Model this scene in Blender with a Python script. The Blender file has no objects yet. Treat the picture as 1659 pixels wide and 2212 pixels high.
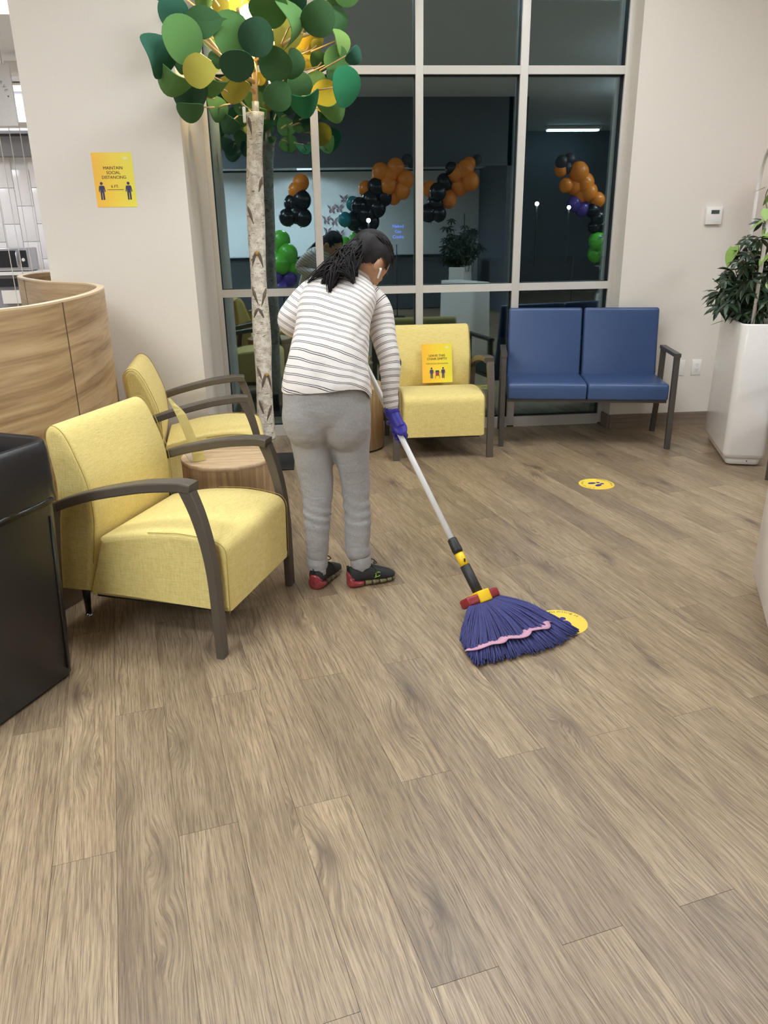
import bpy, bmesh, math, random
from mathutils import Vector, Matrix, noise
random.seed(7)
PI = math.pi
sc = bpy.context.scene
COL = sc.collection

def S(r, g, b):
    """sRGB 0-255 to linear rgba"""
    f = lambda c: (c/255/12.92) if c/255 <= .04045 else ((c/255+.055)/1.055)**2.4
    return (f(r), f(g), f(b), 1)

# ------------------------------------------------------------------ camera
def camera():
    cd = bpy.data.cameras.new('camera'); co = bpy.data.objects.new('camera', cd); COL.objects.link(co)
    pitch, roll, yaw = [math.radians(a) for a in (20.1153, -.97048, 5.02998)]
    f = Vector((math.sin(yaw)*math.cos(pitch), math.cos(yaw)*math.cos(pitch), -math.sin(pitch)))
    r = Vector((math.cos(yaw), -math.sin(yaw), 0)); u = r.cross(f)
    r2 = math.cos(roll)*r+math.sin(roll)*u; u2 = -math.sin(roll)*r+math.cos(roll)*u
    m = Matrix((r2, u2, -f)).transposed().to_4x4(); m.translation = (0, 0, 1.48)
    co.matrix_world = m
    cd.sensor_fit = 'HORIZONTAL'; cd.sensor_width = 36; cd.lens = 36*1660/1659
    cd.clip_start = .05; cd.clip_end = 200
    sc.camera = co
camera()
# ------------------------------------------------------------------ world, lamps, exposure
w = bpy.data.worlds.new('night'); sc.world = w; w.use_nodes = True
w.node_tree.nodes['Background'].inputs[0].default_value = (.006, .010, .013, 1)
w.node_tree.nodes['Background'].inputs[1].default_value = .6
vs = sc.view_settings
vs.view_transform = 'Standard'; vs.look = 'None'; vs.gamma = 1; vs.use_curve_mapping = False
vs.exposure = -0.35
sc.cycles.max_bounces = 8; sc.cycles.transparent_max_bounces = 12; sc.cycles.diffuse_bounces = 5
sc.cycles.sample_clamp_indirect = 6
CEIL = 3.6
WARM = (.875, .945, 1); COOL = (.87, .92, 1)
LAMPS = [  # x, y, z, sx, sy, watts down, colour, watts of added uplight, place
    (.60, 3.65, CEIL, 1.2, .6, 44, WARM, 0, 'above the mopping person'), (2.6, 3.65, CEIL, 1.2, .6, 38, WARM, 0, 'above the floor before the blue bench'),
    (-.9, 3.0, CEIL, .6, .6, 24, WARM, 0, 'above the nearest yellow chair'), (1.6, 4.85, CEIL, 1.2, .6, 12, WARM, 0, 'close to the window wall'),
    (-1.75, 1.1, 3.15, 1.2, .6, 80, WARM, 36, 'hanging over the left of the foreground floor, with added uplight'), (5.4, 1.6, 3.15, 1.2, .6, 84, WARM, 110, 'hanging over the right side of the room, with added uplight'),
    (-2.1, -1.3, 3.15, 1.2, .6, 70, WARM, 90, 'hanging behind the camera to the left, with added uplight'), (-2.6, 2.9, CEIL, 1.2, .6, 26, WARM, 0, 'behind the reception desk'),
    (6.2, -1.2, 3.15, 1.2, .6, 60, WARM, 100, 'hanging behind the camera to the right, with added uplight'),
    (-3.25, 10.28, 3.1, .46, .36, 14, COOL, 0, 'close to the tiled cafe wall'), (-2.42, 6.60, 3.1, 1.0, .9, 20, COOL, 0, 'cut by the top left picture corner'), (-5.0, 9.2, 3.1, 1.2, 1.0, 60, COOL, 0, 'in the middle of the cafe'),
    (-2.4, -3.9, 2.63, 1.2, .6, 130, WARM, 0, 'added out of sight to brighten the left of the mirrored alcove'), (0.0, -3.9, 2.63, .3, 1.2, 110, WARM, 0, 'added out of sight to brighten the middle of the mirrored alcove'),  # added unseen lamps that brighten the alcove wall for its reflection
]
def area(i, x, y, z, sx, sy, W, c):
    l = bpy.data.lights.new('ceiling_lamp', 'AREA'); l.shape = 'RECTANGLE'; l.size = sx*.92; l.size_y = sy*.92
    l.energy = W; l.color = c; l.spread = math.radians(170)
    o = bpy.data.objects.new('ceiling_lamp_light', l); COL.objects.link(o); o.location = (0, 0, -.05)
    return o
def added_uplight(sx, sy, W, c, par):
    o = area(0, 0, 0, 0, sx, sy, W, c); o.location = (0, 0, .03); o.rotation_euler = (PI, 0, 0); o.parent = par  # added upward lamp that brightens the ceiling mirrored in the panes
# ------------------------------------------------------------------ mesh helpers
class MB:
    def __init__(s): s.v = []; s.f = []; s.m = []; s.sm = []; s.uv = {}
    def add(s, vs, fs, mi=0, smooth=False):
        o = len(s.v); s.v += [tuple(p) for p in vs]
        for f in fs: s.f.append([i+o for i in f]); s.m.append(mi); s.sm.append(smooth)
        return o
    def box(s, c, d, R=None, mi=0, bev=0):
        x, y, z = [q/2 for q in d]; c = Vector(c)
        if bev <= 0:
            P = [Vector(p) for p in ((-x,-y,-z),(x,-y,-z),(x,y,-z),(-x,y,-z),(-x,-y,z),(x,-y,z),(x,y,z),(-x,y,z))]
            F = [(0,3,2,1),(4,5,6,7),(0,1,5,4),(1,2,6,5),(2,3,7,6),(3,0,4,7)]
        else:
            bm = bmesh.new(); bmesh.ops.create_cube(bm, size=1)
            for v in bm.verts: v.co = Vector((v.co.x*d[0], v.co.y*d[1], v.co.z*d[2]))
            bmesh.ops.bevel(bm, geom=bm.edges[:]+bm.verts[:], offset=bev, segments=2, profile=.5, affect='EDGES')
            bm.verts.index_update()
            P = [v.co.copy() for v in bm.verts]; F = [[v.index for v in f.verts] for f in bm.faces]; bm.free()
        if R is not None: P = [R @ p for p in P]
        s.add([p+c for p in P], F, mi, bev > 0)
    def loft(s, rings, cap=True, closed=True, mi=0, smooth=True, capflat=False):
        n = len(rings[0]); V = [p for r in rings for p in r]; F = []
        for i in range(len(rings)-1):
            for j in range(n if closed else n-1):
                k = (j+1) % n
                F.append((i*n+j, i*n+k, (i+1)*n+k, (i+1)*n+j))
        o = s.add(V, F, mi, smooth)
        if cap:
            if capflat:
                s.add(rings[0], [list(range(n))[::-1]], mi); s.add(rings[-1], [list(range(n))], mi)
            else:
                for ri, rev in ((0, True), (len(rings)-1, False)):
                    c = sum((Vector(p) for p in rings[ri]), Vector())/n
                    ci = len(s.v); s.v.append(tuple(c))
                    for j in range(n):
                        a, b = o+ri*n+j, o+ri*n+(j+1) % n
                        s.f.append([b, a, ci] if rev else [a, b, ci]); s.m.append(mi); s.sm.append(smooth)
        return o
    def tube(s, pts, rad, n=10, mi=0, cap=True, sy=1.0, up=None, smooth=True):  # panel hung lower so its added uplight reaches the ceiling
        pts = [Vector(p) for p in pts]
        if not hasattr(rad, '__len__'): rad = [rad]*len(pts)
        rings = []; prev = None
        for i, p in enumerate(pts):
            t = (pts[min(i+1, len(pts)-1)]-pts[max(i-1, 0)])
            t = t.normalized() if t.length > 1e-9 else Vector((0, 0, 1))
            if prev is None:
                a = Vector(up) if up else (Vector((0, 0, 1)) if abs(t.z) < .9 else Vector((1, 0, 0)))
                prev = (a-t*a.dot(t)).normalized()
            else: prev = (prev-t*prev.dot(t)).normalized()
            b = t.cross(prev)
            rings.append([p+rad[i]*(math.cos(2*PI*j/n)*prev+sy*math.sin(2*PI*j/n)*b) for j in range(n)])
        return s.loft(rings, cap, True, mi, smooth)
    def lathe(s, prof, c=(0, 0, 0), n=32, mi=0, smooth=True, cap=True, capflat=True):
        c = Vector(c)
        s.loft([[c+Vector((r*math.cos(2*PI*j/n), r*math.sin(2*PI*j/n), z)) for j in range(n)] for r, z in prof], cap, True, mi, smooth, capflat)
    def ball(s, c, r, n=16, m=10, mi=0, R=None):
        c = Vector(c); r = Vector(r) if hasattr(r, '__len__') else Vector((r, r, r)); rings = []
        for i in range(1, m):
            th = PI*i/m; ring = []
            for j in range(n):
                p = Vector((r.x*math.sin(th)*math.cos(2*PI*j/n), r.y*math.sin(th)*math.sin(2*PI*j/n), -r.z*math.cos(th)))
                ring.append(c+(R @ p if R is not None else p))
            rings.append(ring)
        s.loft(rings, True, True, mi, True)
    def poly(s, pts, mi=0): s.add(pts, [list(range(len(pts)))], mi)
    def prism(s, P2, fn, y0, y1, bev=0, seg=3, mi=0, smooth=True):
        """extrude 2-D outline P2 (ccw) from y0 to y1, fn(a,y,z)->3D, rounded ends"""
        n = len(P2); rings = []
        def inset(d):
            out = []
            for i in range(n):
                a = Vector(P2[i-1]); b = Vector(P2[i]); c = Vector(P2[(i+1) % n])
                e1 = (b-a).normalized(); e2 = (c-b).normalized()
                nn = Vector((-(e1.y+e2.y), e1.x+e2.x)); L = nn.length
                nn = nn/L if L > 1e-6 else Vector((-e1.y, e1.x))
                out.append(b+nn*d)
            return out
        L = []
        if bev > 0:
            for k in range(seg+1):
                t = PI/2*k/seg; L.append((y0+bev*(1-math.sin(t)), bev*(1-math.cos(t))))
            L = [(y0+bev*(1-math.sin(PI/2*k/seg)), bev*(1-math.cos(PI/2*k/seg))) for k in range(seg, -1, -1)]
            L = [(y, d) for y, d in L]
            L2 = [(y1-(y-y0), d) for y, d in L[::-1]]
            L = L+L2
        else: L = [(y0, 0), (y1, 0)]
        for y, d in L: rings.append([fn(p.x, y, p.y) for p in inset(d)])
        s.loft(rings, True, True, mi, smooth, capflat=True)
    def build(s, name, mats, parent=None, off=(0, 0, 0), uv=None, weld=False):
        me = bpy.data.meshes.new(name); off = Vector(off)
        me.from_pydata([tuple(Vector(p)-off) for p in s.v], [], s.f)
        if not isinstance(mats, (list, tuple)): mats = [mats]
        for m in mats: me.materials.append(m)
        me.polygons.foreach_set('material_index', s.m); me.polygons.foreach_set('use_smooth', s.sm)
        me.validate(); me.update()
        bm = bmesh.new(); bm.from_mesh(me); bmesh.ops.recalc_face_normals(bm, faces=bm.faces[:]); bm.to_mesh(me); bm.free()
        return mk(name, me, parent, off if parent is None else None)
def mk(name, me, parent=None, loc=None):
    o = bpy.data.objects.new(name, me); COL.objects.link(o)
    if parent is not None: o.parent = parent
    if loc is not None: o.location = loc
    return o
def tag(o, label=None, cat=None, group=None, kind=None):
    for k, v in (('label', label), ('category', cat), ('group', group), ('kind', kind)):
        if v: o[k] = v
    return o
def thing(name, label, cat, loc=(0, 0, 0), rz=0, group=None):
    o = bpy.data.objects.new(name, None); COL.objects.link(o); o.location = loc; o.rotation_euler = (0, 0, rz)
    o.empty_display_size = .05
    return tag(o, label, cat, group)
def kids(o): return [c for c in bpy.data.objects if c.parent is o]
def copy_tree(o, parent=None, allobs=None):
    if allobs is None: allobs = list(bpy.data.objects)
    c = o.copy(); COL.objects.link(c)
    if parent is not None: c.parent = parent
    for ch in [k for k in allobs if k.parent is o]: copy_tree(ch, c, allobs)
    return c
def smooth_path(P, k=6, closed=False):
    P = [Vector(p) for p in P]; n = len(P); out = []
    for i in range(n if closed else n-1):
        if closed: a, b, c, d = P[i-1], P[i], P[(i+1) % n], P[(i+2) % n]
        else: a, b, c, d = P[max(i-1, 0)], P[i], P[i+1], P[min(i+2, n-1)]
        for j in range(k):
            t = j/k
            out.append(.5*((2*b)+(c-a)*t+(2*a-5*b+4*c-d)*t*t+(3*b-a-3*c+d)*t**3))
    if not closed: out.append(P[-1])
    return out
def round_poly(P, r, seg=5):
    """P: list of (x,y,radius-factor) ccw -> rounded outline"""
    out = []; n = len(P)
    for i in range(n):
        b = Vector(P[i][:2]); rr = P[i][2]*r if len(P[i]) > 2 else r
        a = Vector(P[i-1][:2]); c = Vector(P[(i+1) % n][:2])
        d1 = (a-b); d2 = (c-b); k = min(rr, d1.length*.49, d2.length*.49)
        if k < 1e-5: out.append(b); continue
        p1 = b+d1.normalized()*k; p2 = b+d2.normalized()*k
        for j in range(seg+1):
            t = j/seg; out.append((1-t)**2*p1+2*t*(1-t)*b+t*t*p2)
    return out
def rrect(w_, h_, r, seg=5):
    out = []
    for cx, cy, a0 in ((w_/2-r, h_/2-r, 0), (-w_/2+r, h_/2-r, 90), (-w_/2+r, -h_/2+r, 180), (w_/2-r, -h_/2+r, 270)):
        for j in range(seg+1):
            a = math.radians(a0+90*j/seg); out.append(Vector((cx+r*math.cos(a), cy+r*math.sin(a))))
    return out
# ------------------------------------------------------------------ materials
class NT:
    def __init__(s, name):
        s.mat = bpy.data.materials.new(name); s.mat.use_nodes = True; s.t = s.mat.node_tree
        s.b = s.t.nodes['Principled BSDF']; s.out = s.t.nodes['Material Output']
    def n(s, ty, **kw):
        nd = s.t.nodes.new(ty)
        for k, v in kw.items():
            if k.startswith('i_'):
                nd.inputs[int(k[2:]) if k[2:].isdigit() else k[2:].replace('_', ' ')].default_value = v
            else: setattr(nd, k, v)
        return nd
    def l(s, a, b): s.t.links.new(a, b)
    def math(s, op, a, b=None, c=None):
        nd = s.n('ShaderNodeMath', operation=op)
        for i, v in enumerate((a, b, c)):
            if v is None: continue
            if isinstance(v, (int, float)): nd.inputs[i].default_value = v
            else: s.l(v, nd.inputs[i])
        return nd.outputs[0]
    def mix(s, fac, a, b, mode='MIX'):
        nd = s.n('ShaderNodeMix', data_type='RGBA', blend_type=mode)
        for i, v in ((0, fac), (6, a), (7, b)):
            if isinstance(v, (int, float)): nd.inputs[i].default_value = v
            elif isinstance(v, tuple): nd.inputs[i].default_value = v
            else: s.l(v, nd.inputs[i])
        return nd.outputs[2]
    def ramp(s, fac, stops):
        nd = s.n('ShaderNodeValToRGB'); cr = nd.color_ramp
        while len(cr.elements) > 1: cr.elements.remove(cr.elements[-1])
        for i, (p, c) in enumerate(stops):
            e = cr.elements[0] if i == 0 else cr.elements.new(p)
            e.position = p; e.color = c if isinstance(c, tuple) else (c, c, c, 1)
        s.l(fac, nd.inputs[0]); return nd.outputs[0]
    def coord(s, out='Object', scale=(1, 1, 1), loc=(0, 0, 0), rot=(0, 0, 0)):
        tc = s.n('ShaderNodeTexCoord'); mp = s.n('ShaderNodeMapping')
        mp.inputs['Scale'].default_value = scale; mp.inputs['Location'].default_value = loc; mp.inputs['Rotation'].default_value = rot
        s.l(tc.outputs[out], mp.inputs[0]); return mp.outputs[0]
    def noise(s, vec, scale=5, detail=3, rough=.5, dist=0):
        nd = s.n('ShaderNodeTexNoise'); nd.inputs['Scale'].default_value = scale; nd.inputs['Detail'].default_value = detail
        nd.inputs['Roughness'].default_value = rough; nd.inputs['Distortion'].default_value = dist
        if vec is not None: s.l(vec, nd.inputs['Vector'])
        return nd.outputs['Fac']
    def bump(s, h, strength=.3, dist=.002):
        nd = s.n('ShaderNodeBump'); nd.inputs['Strength'].default_value = strength; nd.inputs['Distance'].default_value = dist
        s.l(h, nd.inputs['Height']); s.l(nd.outputs[0], s.b.inputs['Normal'])
    def set(s, col=None, rough=None, metal=None, **kw):
        if col is not None:
            if isinstance(col, tuple): s.b.inputs['Base Color'].default_value = col
            else: s.l(col, s.b.inputs['Base Color'])
        if rough is not None:
            if isinstance(rough, (int, float)): s.b.inputs['Roughness'].default_value = rough
            else: s.l(rough, s.b.inputs['Roughness'])
        if metal is not None: s.b.inputs['Metallic'].default_value = metal
        for k, v in kw.items(): s.b.inputs[k.replace('_', ' ')].default_value = v
        return s.mat
def plain(name, col, rough=.5, metal=0, var=.06, scale=30, bump=0, **kw):
    t = NT(name); c = t.coord()
    n = t.noise(c, scale, 3)
    d = tuple(max(0, x*(1-var)) for x in col[:3])+(1,); u = tuple(min(1, x*(1+var)) for x in col[:3])+(1,)
    t.set(t.mix(n, d, u), rough, metal, **kw)
    if bump: t.bump(n, bump, .002)
    return t.mat
def emit(name, col, st):
    t = NT(name); t.set(col[:3]+(1,), .4); t.b.inputs['Emission Color'].default_value = col; t.b.inputs['Emission Strength'].default_value = st
    return t.mat
def wall_mat(name, col, k=1):
    t = NT(name); c = t.coord()
    a = t.noise(t.coord(scale=(260, 260, 18)), 1, 2); b = t.noise(t.coord(scale=(18, 18, 260)), 1, 2); g = t.noise(c, 1.3, 3)
    m = t.math('ADD', t.math('MULTIPLY', a, .5), t.math('MULTIPLY', b, .5))
    m2 = t.math('ADD', t.math('MULTIPLY', m, .8), t.math('MULTIPLY', g, .2))
    d = tuple(x*.95 for x in col[:3])+(1,); u = tuple(min(1, x*1.05) for x in col[:3])+(1,)
    t.set(t.mix(m2, d, u), .62); t.bump(m, .12, .001)
    return t.mat
def plank_mat():
    t = NT('grey_oak_plank'); oi = t.n('ShaderNodeObjectInfo')
    tc = t.n('ShaderNodeTexCoord'); rnd = oi.outputs['Random']
    off = t.n('ShaderNodeCombineXYZ'); t.l(t.math('MULTIPLY', rnd, 37.3), off.inputs[0]); t.l(t.math('MULTIPLY', rnd, 91.7), off.inputs[1]); t.l(t.math('MULTIPLY', rnd, 13.1), off.inputs[2])
    ad = t.n('ShaderNodeVectorMath', operation='ADD'); t.l(tc.outputs['Object'], ad.inputs[0]); t.l(off.outputs[0], ad.inputs[1])
    def mp(v, scale):
        m = t.n('ShaderNodeMapping'); m.inputs['Scale'].default_value = scale; t.l(v, m.inputs[0]); return m.outputs[0]
    def shift(v, fac, amt):
        cb = t.n('ShaderNodeCombineXYZ'); t.l(t.math('MULTIPLY', t.math('SUBTRACT', fac, .5), amt), cb.inputs[0])
        a = t.n('ShaderNodeVectorMath', operation='ADD'); t.l(v, a.inputs[0]); t.l(cb.outputs[0], a.inputs[1]); return a.outputs[0]
    p = ad.outputs[0]
    kn = t.n('ShaderNodeTexVoronoi'); kn.inputs['Scale'].default_value = 1; t.l(mp(shift(p, t.noise(mp(p, (20, 9, 1)), 1, 2), .05), (6.5, 1.9, 1)), kn.inputs['Vector'])
    kd = kn.outputs['Distance']; near = t.ramp(kd, [(0, 1.0), (.34, 0.0)])
    warp = t.noise(mp(p, (6, 1.5, 1)), 1, 2)
    q = shift(p, warp, .045); q = shift(q, t.math('MULTIPLY_ADD', near, -.9, .5), .035)
    fine = t.noise(mp(q, (430, 11, 1)), 1, 4, .62)
    med = t.noise(mp(q, (150, 3.6, 1)), 1, 4, .6)
    pore = t.noise(mp(q, (620, 16, 1)), 1, 2, .5)
    big = t.noise(mp(q, (11, 1.3, 1)), 1, 3, .55)
    cath = t.n('ShaderNodeTexWave', wave_type='BANDS', bands_direction='X'); cath.inputs['Scale'].default_value = 13; cath.inputs['Distortion'].default_value = 5
    cath.inputs['Detail'].default_value = 3; cath.inputs['Detail Scale'].default_value = 1.1; t.l(mp(q, (1, .40, 1)), cath.inputs['Vector'])
    base = t.ramp(big, [(.25, S(141, 121, 98)), (.45, S(163, 142, 115)), (.6, S(174, 153, 125)), (.8, S(190, 168, 138))])
    c1 = t.mix(t.ramp(med, [(.36, .62), (.55, 0.0)]), base, S(116, 98, 80))
    c2 = t.mix(t.ramp(fine, [(.36, .70), (.51, 0.0)]), c1, S(100, 84, 68))
    c2 = t.mix(t.ramp(pore, [(.26, .75), (.36, 0.0)]), c2, S(84, 69, 56))
    lt = t.mix(t.ramp(fine, [(.55, 0.0), (.74, .36)]), c2, S(206, 187, 158))
    c3 = t.mix(t.math('MULTIPLY', t.ramp(cath.outputs['Fac'], [(.0, .50), (.22, 0.0)]), t.ramp(t.noise(mp(p, (5, .8, 1)), 1.3, 2), [(.53, 0.0), (.64, 1.0)])), lt, S(104, 87, 72))
    c4 = t.mix(t.ramp(kd, [(0, .85), (.06, .65), (.15, .28), (.30, 0.0)]), c3, S(84, 71, 60))
    tint = t.ramp(t.math('FRACT', t.math('MULTIPLY', rnd, 7.77)), [(0, S(222, 219, 215)), (.35, S(240, 237, 234)), (.7, S(250, 246, 240)), (1, S(255, 252, 246))])
    col = t.mix(1.0, c4, tint, 'MULTIPLY')
    t.set(col, t.ramp(fine, [(.3, .42), (.7, .31)])); t.bump(t.math('ADD', fine, t.math('MULTIPLY', med, .5)), .16, .001)
    return t.mat
def linen_mat():
    t = NT('yellow_linen_weave')
    a = t.noise(t.coord(scale=(620, 620, 26)), 1, 3, .65); b = t.noise(t.coord(scale=(620, 26, 620)), 1, 3, .65); c = t.noise(t.coord(scale=(26, 620, 620)), 1, 3, .65)
    m = t.math('DIVIDE', t.math('ADD', t.math('ADD', a, b), c), 3)
    col = t.ramp(m, [(.38, S(192, 168, 92)), (.47, S(224, 201, 120)), (.56, S(236, 216, 142)), (.66, S(247, 231, 170))])
    t.set(col, .85); t.bump(m, .3, .0012); t.b.inputs['Sheen Weight'].default_value = .1
    return t.mat
def wood_mat(name, sx, sy, sz, cols, ud='Object', bump=.05):
    t = NT(name)
    wv = t.noise(t.coord(ud, (sx*.25, sy*.25, sz*.25)), 1, 3)
    c0 = t.coord(ud, (sx, sy, sz))
    ad = t.n('ShaderNodeVectorMath', operation='ADD'); t.l(c0, ad.inputs[0])
    cb = t.n('ShaderNodeCombineXYZ')
    k = t.math('MULTIPLY', wv, 4.5)
    for i in range(3): t.l(k, cb.inputs[i])
    t.l(cb.outputs[0], ad.inputs[1])
    n1 = t.noise(ad.outputs[0], 1, 4, .55); n2 = t.noise(ad.outputs[0], 4.2, 3, .6)
    m = t.math('ADD', t.math('MULTIPLY', n1, .68), t.math('MULTIPLY', n2, .32))
    t.set(t.ramp(m, [(.33, cols[0]), (.47, cols[1]), (.56, cols[2]), (.7, cols[3])]), .45); t.bump(n2, bump, .001)
    return t.mat
M = {}
M['wall'] = wall_mat('warm_white_wallpaper', S(226, 217, 205))
M['wall_dim'] = wall_mat('taupe_wallpaper', S(206, 194, 178))
M['white_wall'] = wall_mat('white_paint', S(228, 228, 226))
M['dark_wall'] = wall_mat('slate_paint', S(92, 98, 104))
M['ceiling'] = wall_mat('ceiling_paint', S(226, 229, 232))
M['plank'] = plank_mat()
M['joint'] = plain('floor_joint', S(196, 178, 152), .8)
M['alu'] = plain('satin_aluminium', S(210, 204, 196), .45, 0.15, .03, 60)
M['gasket'] = plain('black_gasket', S(24, 24, 26), .6)
M['linen'] = linen_mat()
M['taupe'] = plain('taupe_lacquered_wood', S(86, 77, 66), .42, 0, .07, 40)
M['seam'] = plain('seam_thread', S(170, 142, 66), .8)
M['black'] = plain('black_plastic', S(34, 32, 30), .38, 0, .08, 30)
M['bin'] = plain('black_bin_plastic', S(36, 33, 31), .34, 0, .06, 20)
M['bag'] = plain('black_bin_liner', S(34, 32, 33), .30, 0, .1, 12, .0)
M['chrome'] = plain('chrome', S(210, 210, 212), .15, 1, .02)
M['white'] = plain('gloss_white', S(236, 230, 224), .12, 0, .01, 20)
M['card'] = plain('pale_card_back', S(206, 188, 116), .6)
M['white_matte'] = plain('matte_white', S(236, 232, 226), .5, 0, .02, 20)
M['bench'] = plain('navy_vinyl', S(56, 77, 116), .34, 0, .05, 8)
M['bframe'] = plain('dark_bronze_frame', S(78, 73, 67), .4, .1, .05, 30)
M['base_board'] = plain('taupe_baseboard', S(126, 110, 95), .5)
M['outlet_dark'] = plain('outlet_slot', S(60, 58, 56), .5)
M['ink'] = plain('dark_ink', S(52, 42, 40), .7)
M['ink_navy'] = plain('navy_ink', S(62, 60, 92), .7)
M['ink_red'] = plain('red_ink', S(160, 58, 76), .7)
M['ink_brown'] = plain('brown_ink', S(140, 92, 30), .7)
M['ink_white'] = plain('white_ink', S(250, 246, 214), .7)
M['lcd'] = plain('grey_lcd', S(66, 72, 70), .3)
_wc = [S(150, 118, 82), S(185, 152, 112), S(205, 174, 134), S(222, 194, 156)]
M['desk'] = wood_mat('elm_laminate', 1.0, 17, 1, [S(142, 112, 78), S(180, 149, 110), S(197, 167, 126), S(212, 184, 145)], 'UV')
M['desk_edge'] = plain('pale_elm_edge', S(226, 200, 162), .4)
M['drum_side'] = wood_mat('ash_veneer_side', 30, 30, 1.2, [S(140, 112, 80), S(168, 138, 102), S(186, 156, 118), S(202, 174, 136)])
M['drum_top'] = wood_mat('ash_veneer_top', 2, 22, 2, [S(158, 128, 96), S(188, 158, 122), S(206, 176, 140), S(222, 196, 162)])
M['seam_dark'] = plain('panel_joint', S(98, 74, 56), .6)
# ------------------------------------------------------------------ room shell
def struct(name, mb, m, parent=None, off=(0, 0, 0)):
    o = mb.build(name, m, parent, off)
    if parent is None: o['kind'] = 'structure'
    return o
XL, XR, YB, YW, YG = -7.0, 7.6, -7.6, 5.70, 5.85
m = MB(); m.box((.3, 1.7, -.056), (14.6, 18.8, .1)); floor = struct('floor', m, M['joint'])
PH = math.radians(13.2); PC = Vector((math.cos(PH), math.sin(PH), 0)); PL_ = Vector((-math.sin(PH), math.cos(PH), 0))
PW, PLN = .1545, 1.236
m = MB(); m.box((0, 0, -.002), (PW-.0009, PLN-.0011, .004)); plank_o = m.build('plank', M['plank'], floor); plank_me = plank_o.data
_f = Vector((math.sin(.0878)*math.cos(.3511), math.cos(.0878)*math.cos(.3511), -math.sin(.3511)))
def seen(p):
    d = Vector(p)-Vector((0, 0, 1.48)); z = d.dot(_f)
    if z < .3: return False
    r = Vector((math.cos(.0878), -math.sin(.0878), 0)); u = r.cross(_f)
    return abs(d.dot(r)/z) < .55 and abs(d.dot(u)/z) < .75
first = True; rest = MB(); npl = 0
for k in range(-42, 48):
    for j in range(-9, 12):
        v0 = 1.697-.004+j*PLN+(PLN/2 if k % 2 else 0); u0 = .286+k*PW
        c = PC*(u0+PW/2)+PL_*(v0+PLN/2)
        if not (-4.2 < c.x < 7.5 and -7.4 < c.y < 6.5) : continue
        pts = [PC*(u0+PW*a)+PL_*(v0+PLN*b) for a in (0, 1) for b in (0, .2, .4, .6, .8, 1)]
        ok = any(seen(p) and (p.y < 5.9 and (p.x > -.68 or p.y < 4.82)) for p in pts)
        if ok and npl < 295 and c.x < 4.2:
            o = plank_o if first else mk('plank', plank_me, floor)
            first = False; o.location = c; o.rotation_euler = (0, 0, PH+PI*random.randint(0, 1)); npl += 1
        else:
            rest.box(c+Vector((0, 0, -.002)), (PW-.001, PLN-.001, .004), Matrix.Rotation(PH, 3, 'Z'))
o = rest.build('distant_planks', M['plank'], floor); o['kind'] = 'stuff'
print('planks', npl)
# walls
m = MB(); m.box((-1.081, 5.37, 1.8), (.822, 1.12, 3.6)); struct('wall_left', m, M['wall'])
m = MB(); m.box((4.939, 5.83, 1.8), (5.322, .26, 3.6)); struct('wall_back', m, M['wall'])
m = MB(); m.box((.8, 5.90, 3.55), (3.0, .16, .10)); struct('wall_header', m, M['wall'])
m = MB(); m.box((XR+.05, -.9, 1.8), (.1, 13.5, 3.6)); struct('wall_right', m, M['wall'])
m = MB(); m.box((XL-.05, 1.7, 1.8), (.1, 18.8, 3.6)); struct('wall_far_left', m, M['white_wall'])
m = MB(); m.box((.3, YB-.05, 1.8), (14.6, .1, 3.6)); struct('wall_rear', m, M['dark_wall'])
m = MB(); m.box((.3, -.85, 3.65), (14.6, 13.5, .1)); struct('ceiling', m, M['ceiling'])
m = MB(); m.box((-4.24, 8.45, 3.16), (5.6, 5.1, .1)); struct('ceiling_cafe', m, M['white_wall'])
m = MB(); m.box((-1.52, 8.5, 1.65), (.1, 5.0, 3.3)); struct('wall_cafe_side', m, M['white_wall'])
# the far end of the waiting room, seen only as a reflection
m = MB(); m.box((0.2, -2.78, 3.06), (7.4, .16, 1.08)); struct('wall_bulkhead', m, M['dark_wall'])
m = MB(); m.box((0.2, -3.9, 2.66), (7.4, 2.1, .06)); struct('ceiling_alcove', m, M['ceiling'])
m = MB(); m.box((0.15, -5.0, 1.3), (6.8, .1, 2.6)); wall_alcove = struct('wall_alcove', m, M['white_wall'])
m = MB(); m.box((3.62, -3.9, 1.8), (.12, 2.4, 3.6)); struct('wall_alcove_side', m, M['dark_wall'])
m = MB()
def bb(x0, x1, y, d=1):
    m.box(((x0+x1)/2, y-.006, .052), (x1-x0, .012, .104)); m.box(((x0+x1)/2, y-.010, .020), (x1-x0, .020, .040))
    m.box(((x0+x1)/2, y-.009, .066), (x1-x0, .018, .014)); m.box(((x0+x1)/2, y-.008, .096), (x1-x0, .016, .014))
bb(2.278, 7.6, 5.70); m.box((2.270, 5.77, .05), (.014, .13, .10)); struct('baseboard_back', m, M['base_board'])
m = MB(); bb(-1.492, -.670, 4.81); m.box((-.663, 5.32, .05), (.014, 1.03, .10)); struct('baseboard_left', m, M['base_board'])
m = MB(); m.box((-1.0, 13.0, -.16), (60, 14.2, .1)); m.box((.8, 33, -.16), (90, 26, .1)); struct('trim_pavement', m, plain('asphalt', S(52, 54, 54), .9))
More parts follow.
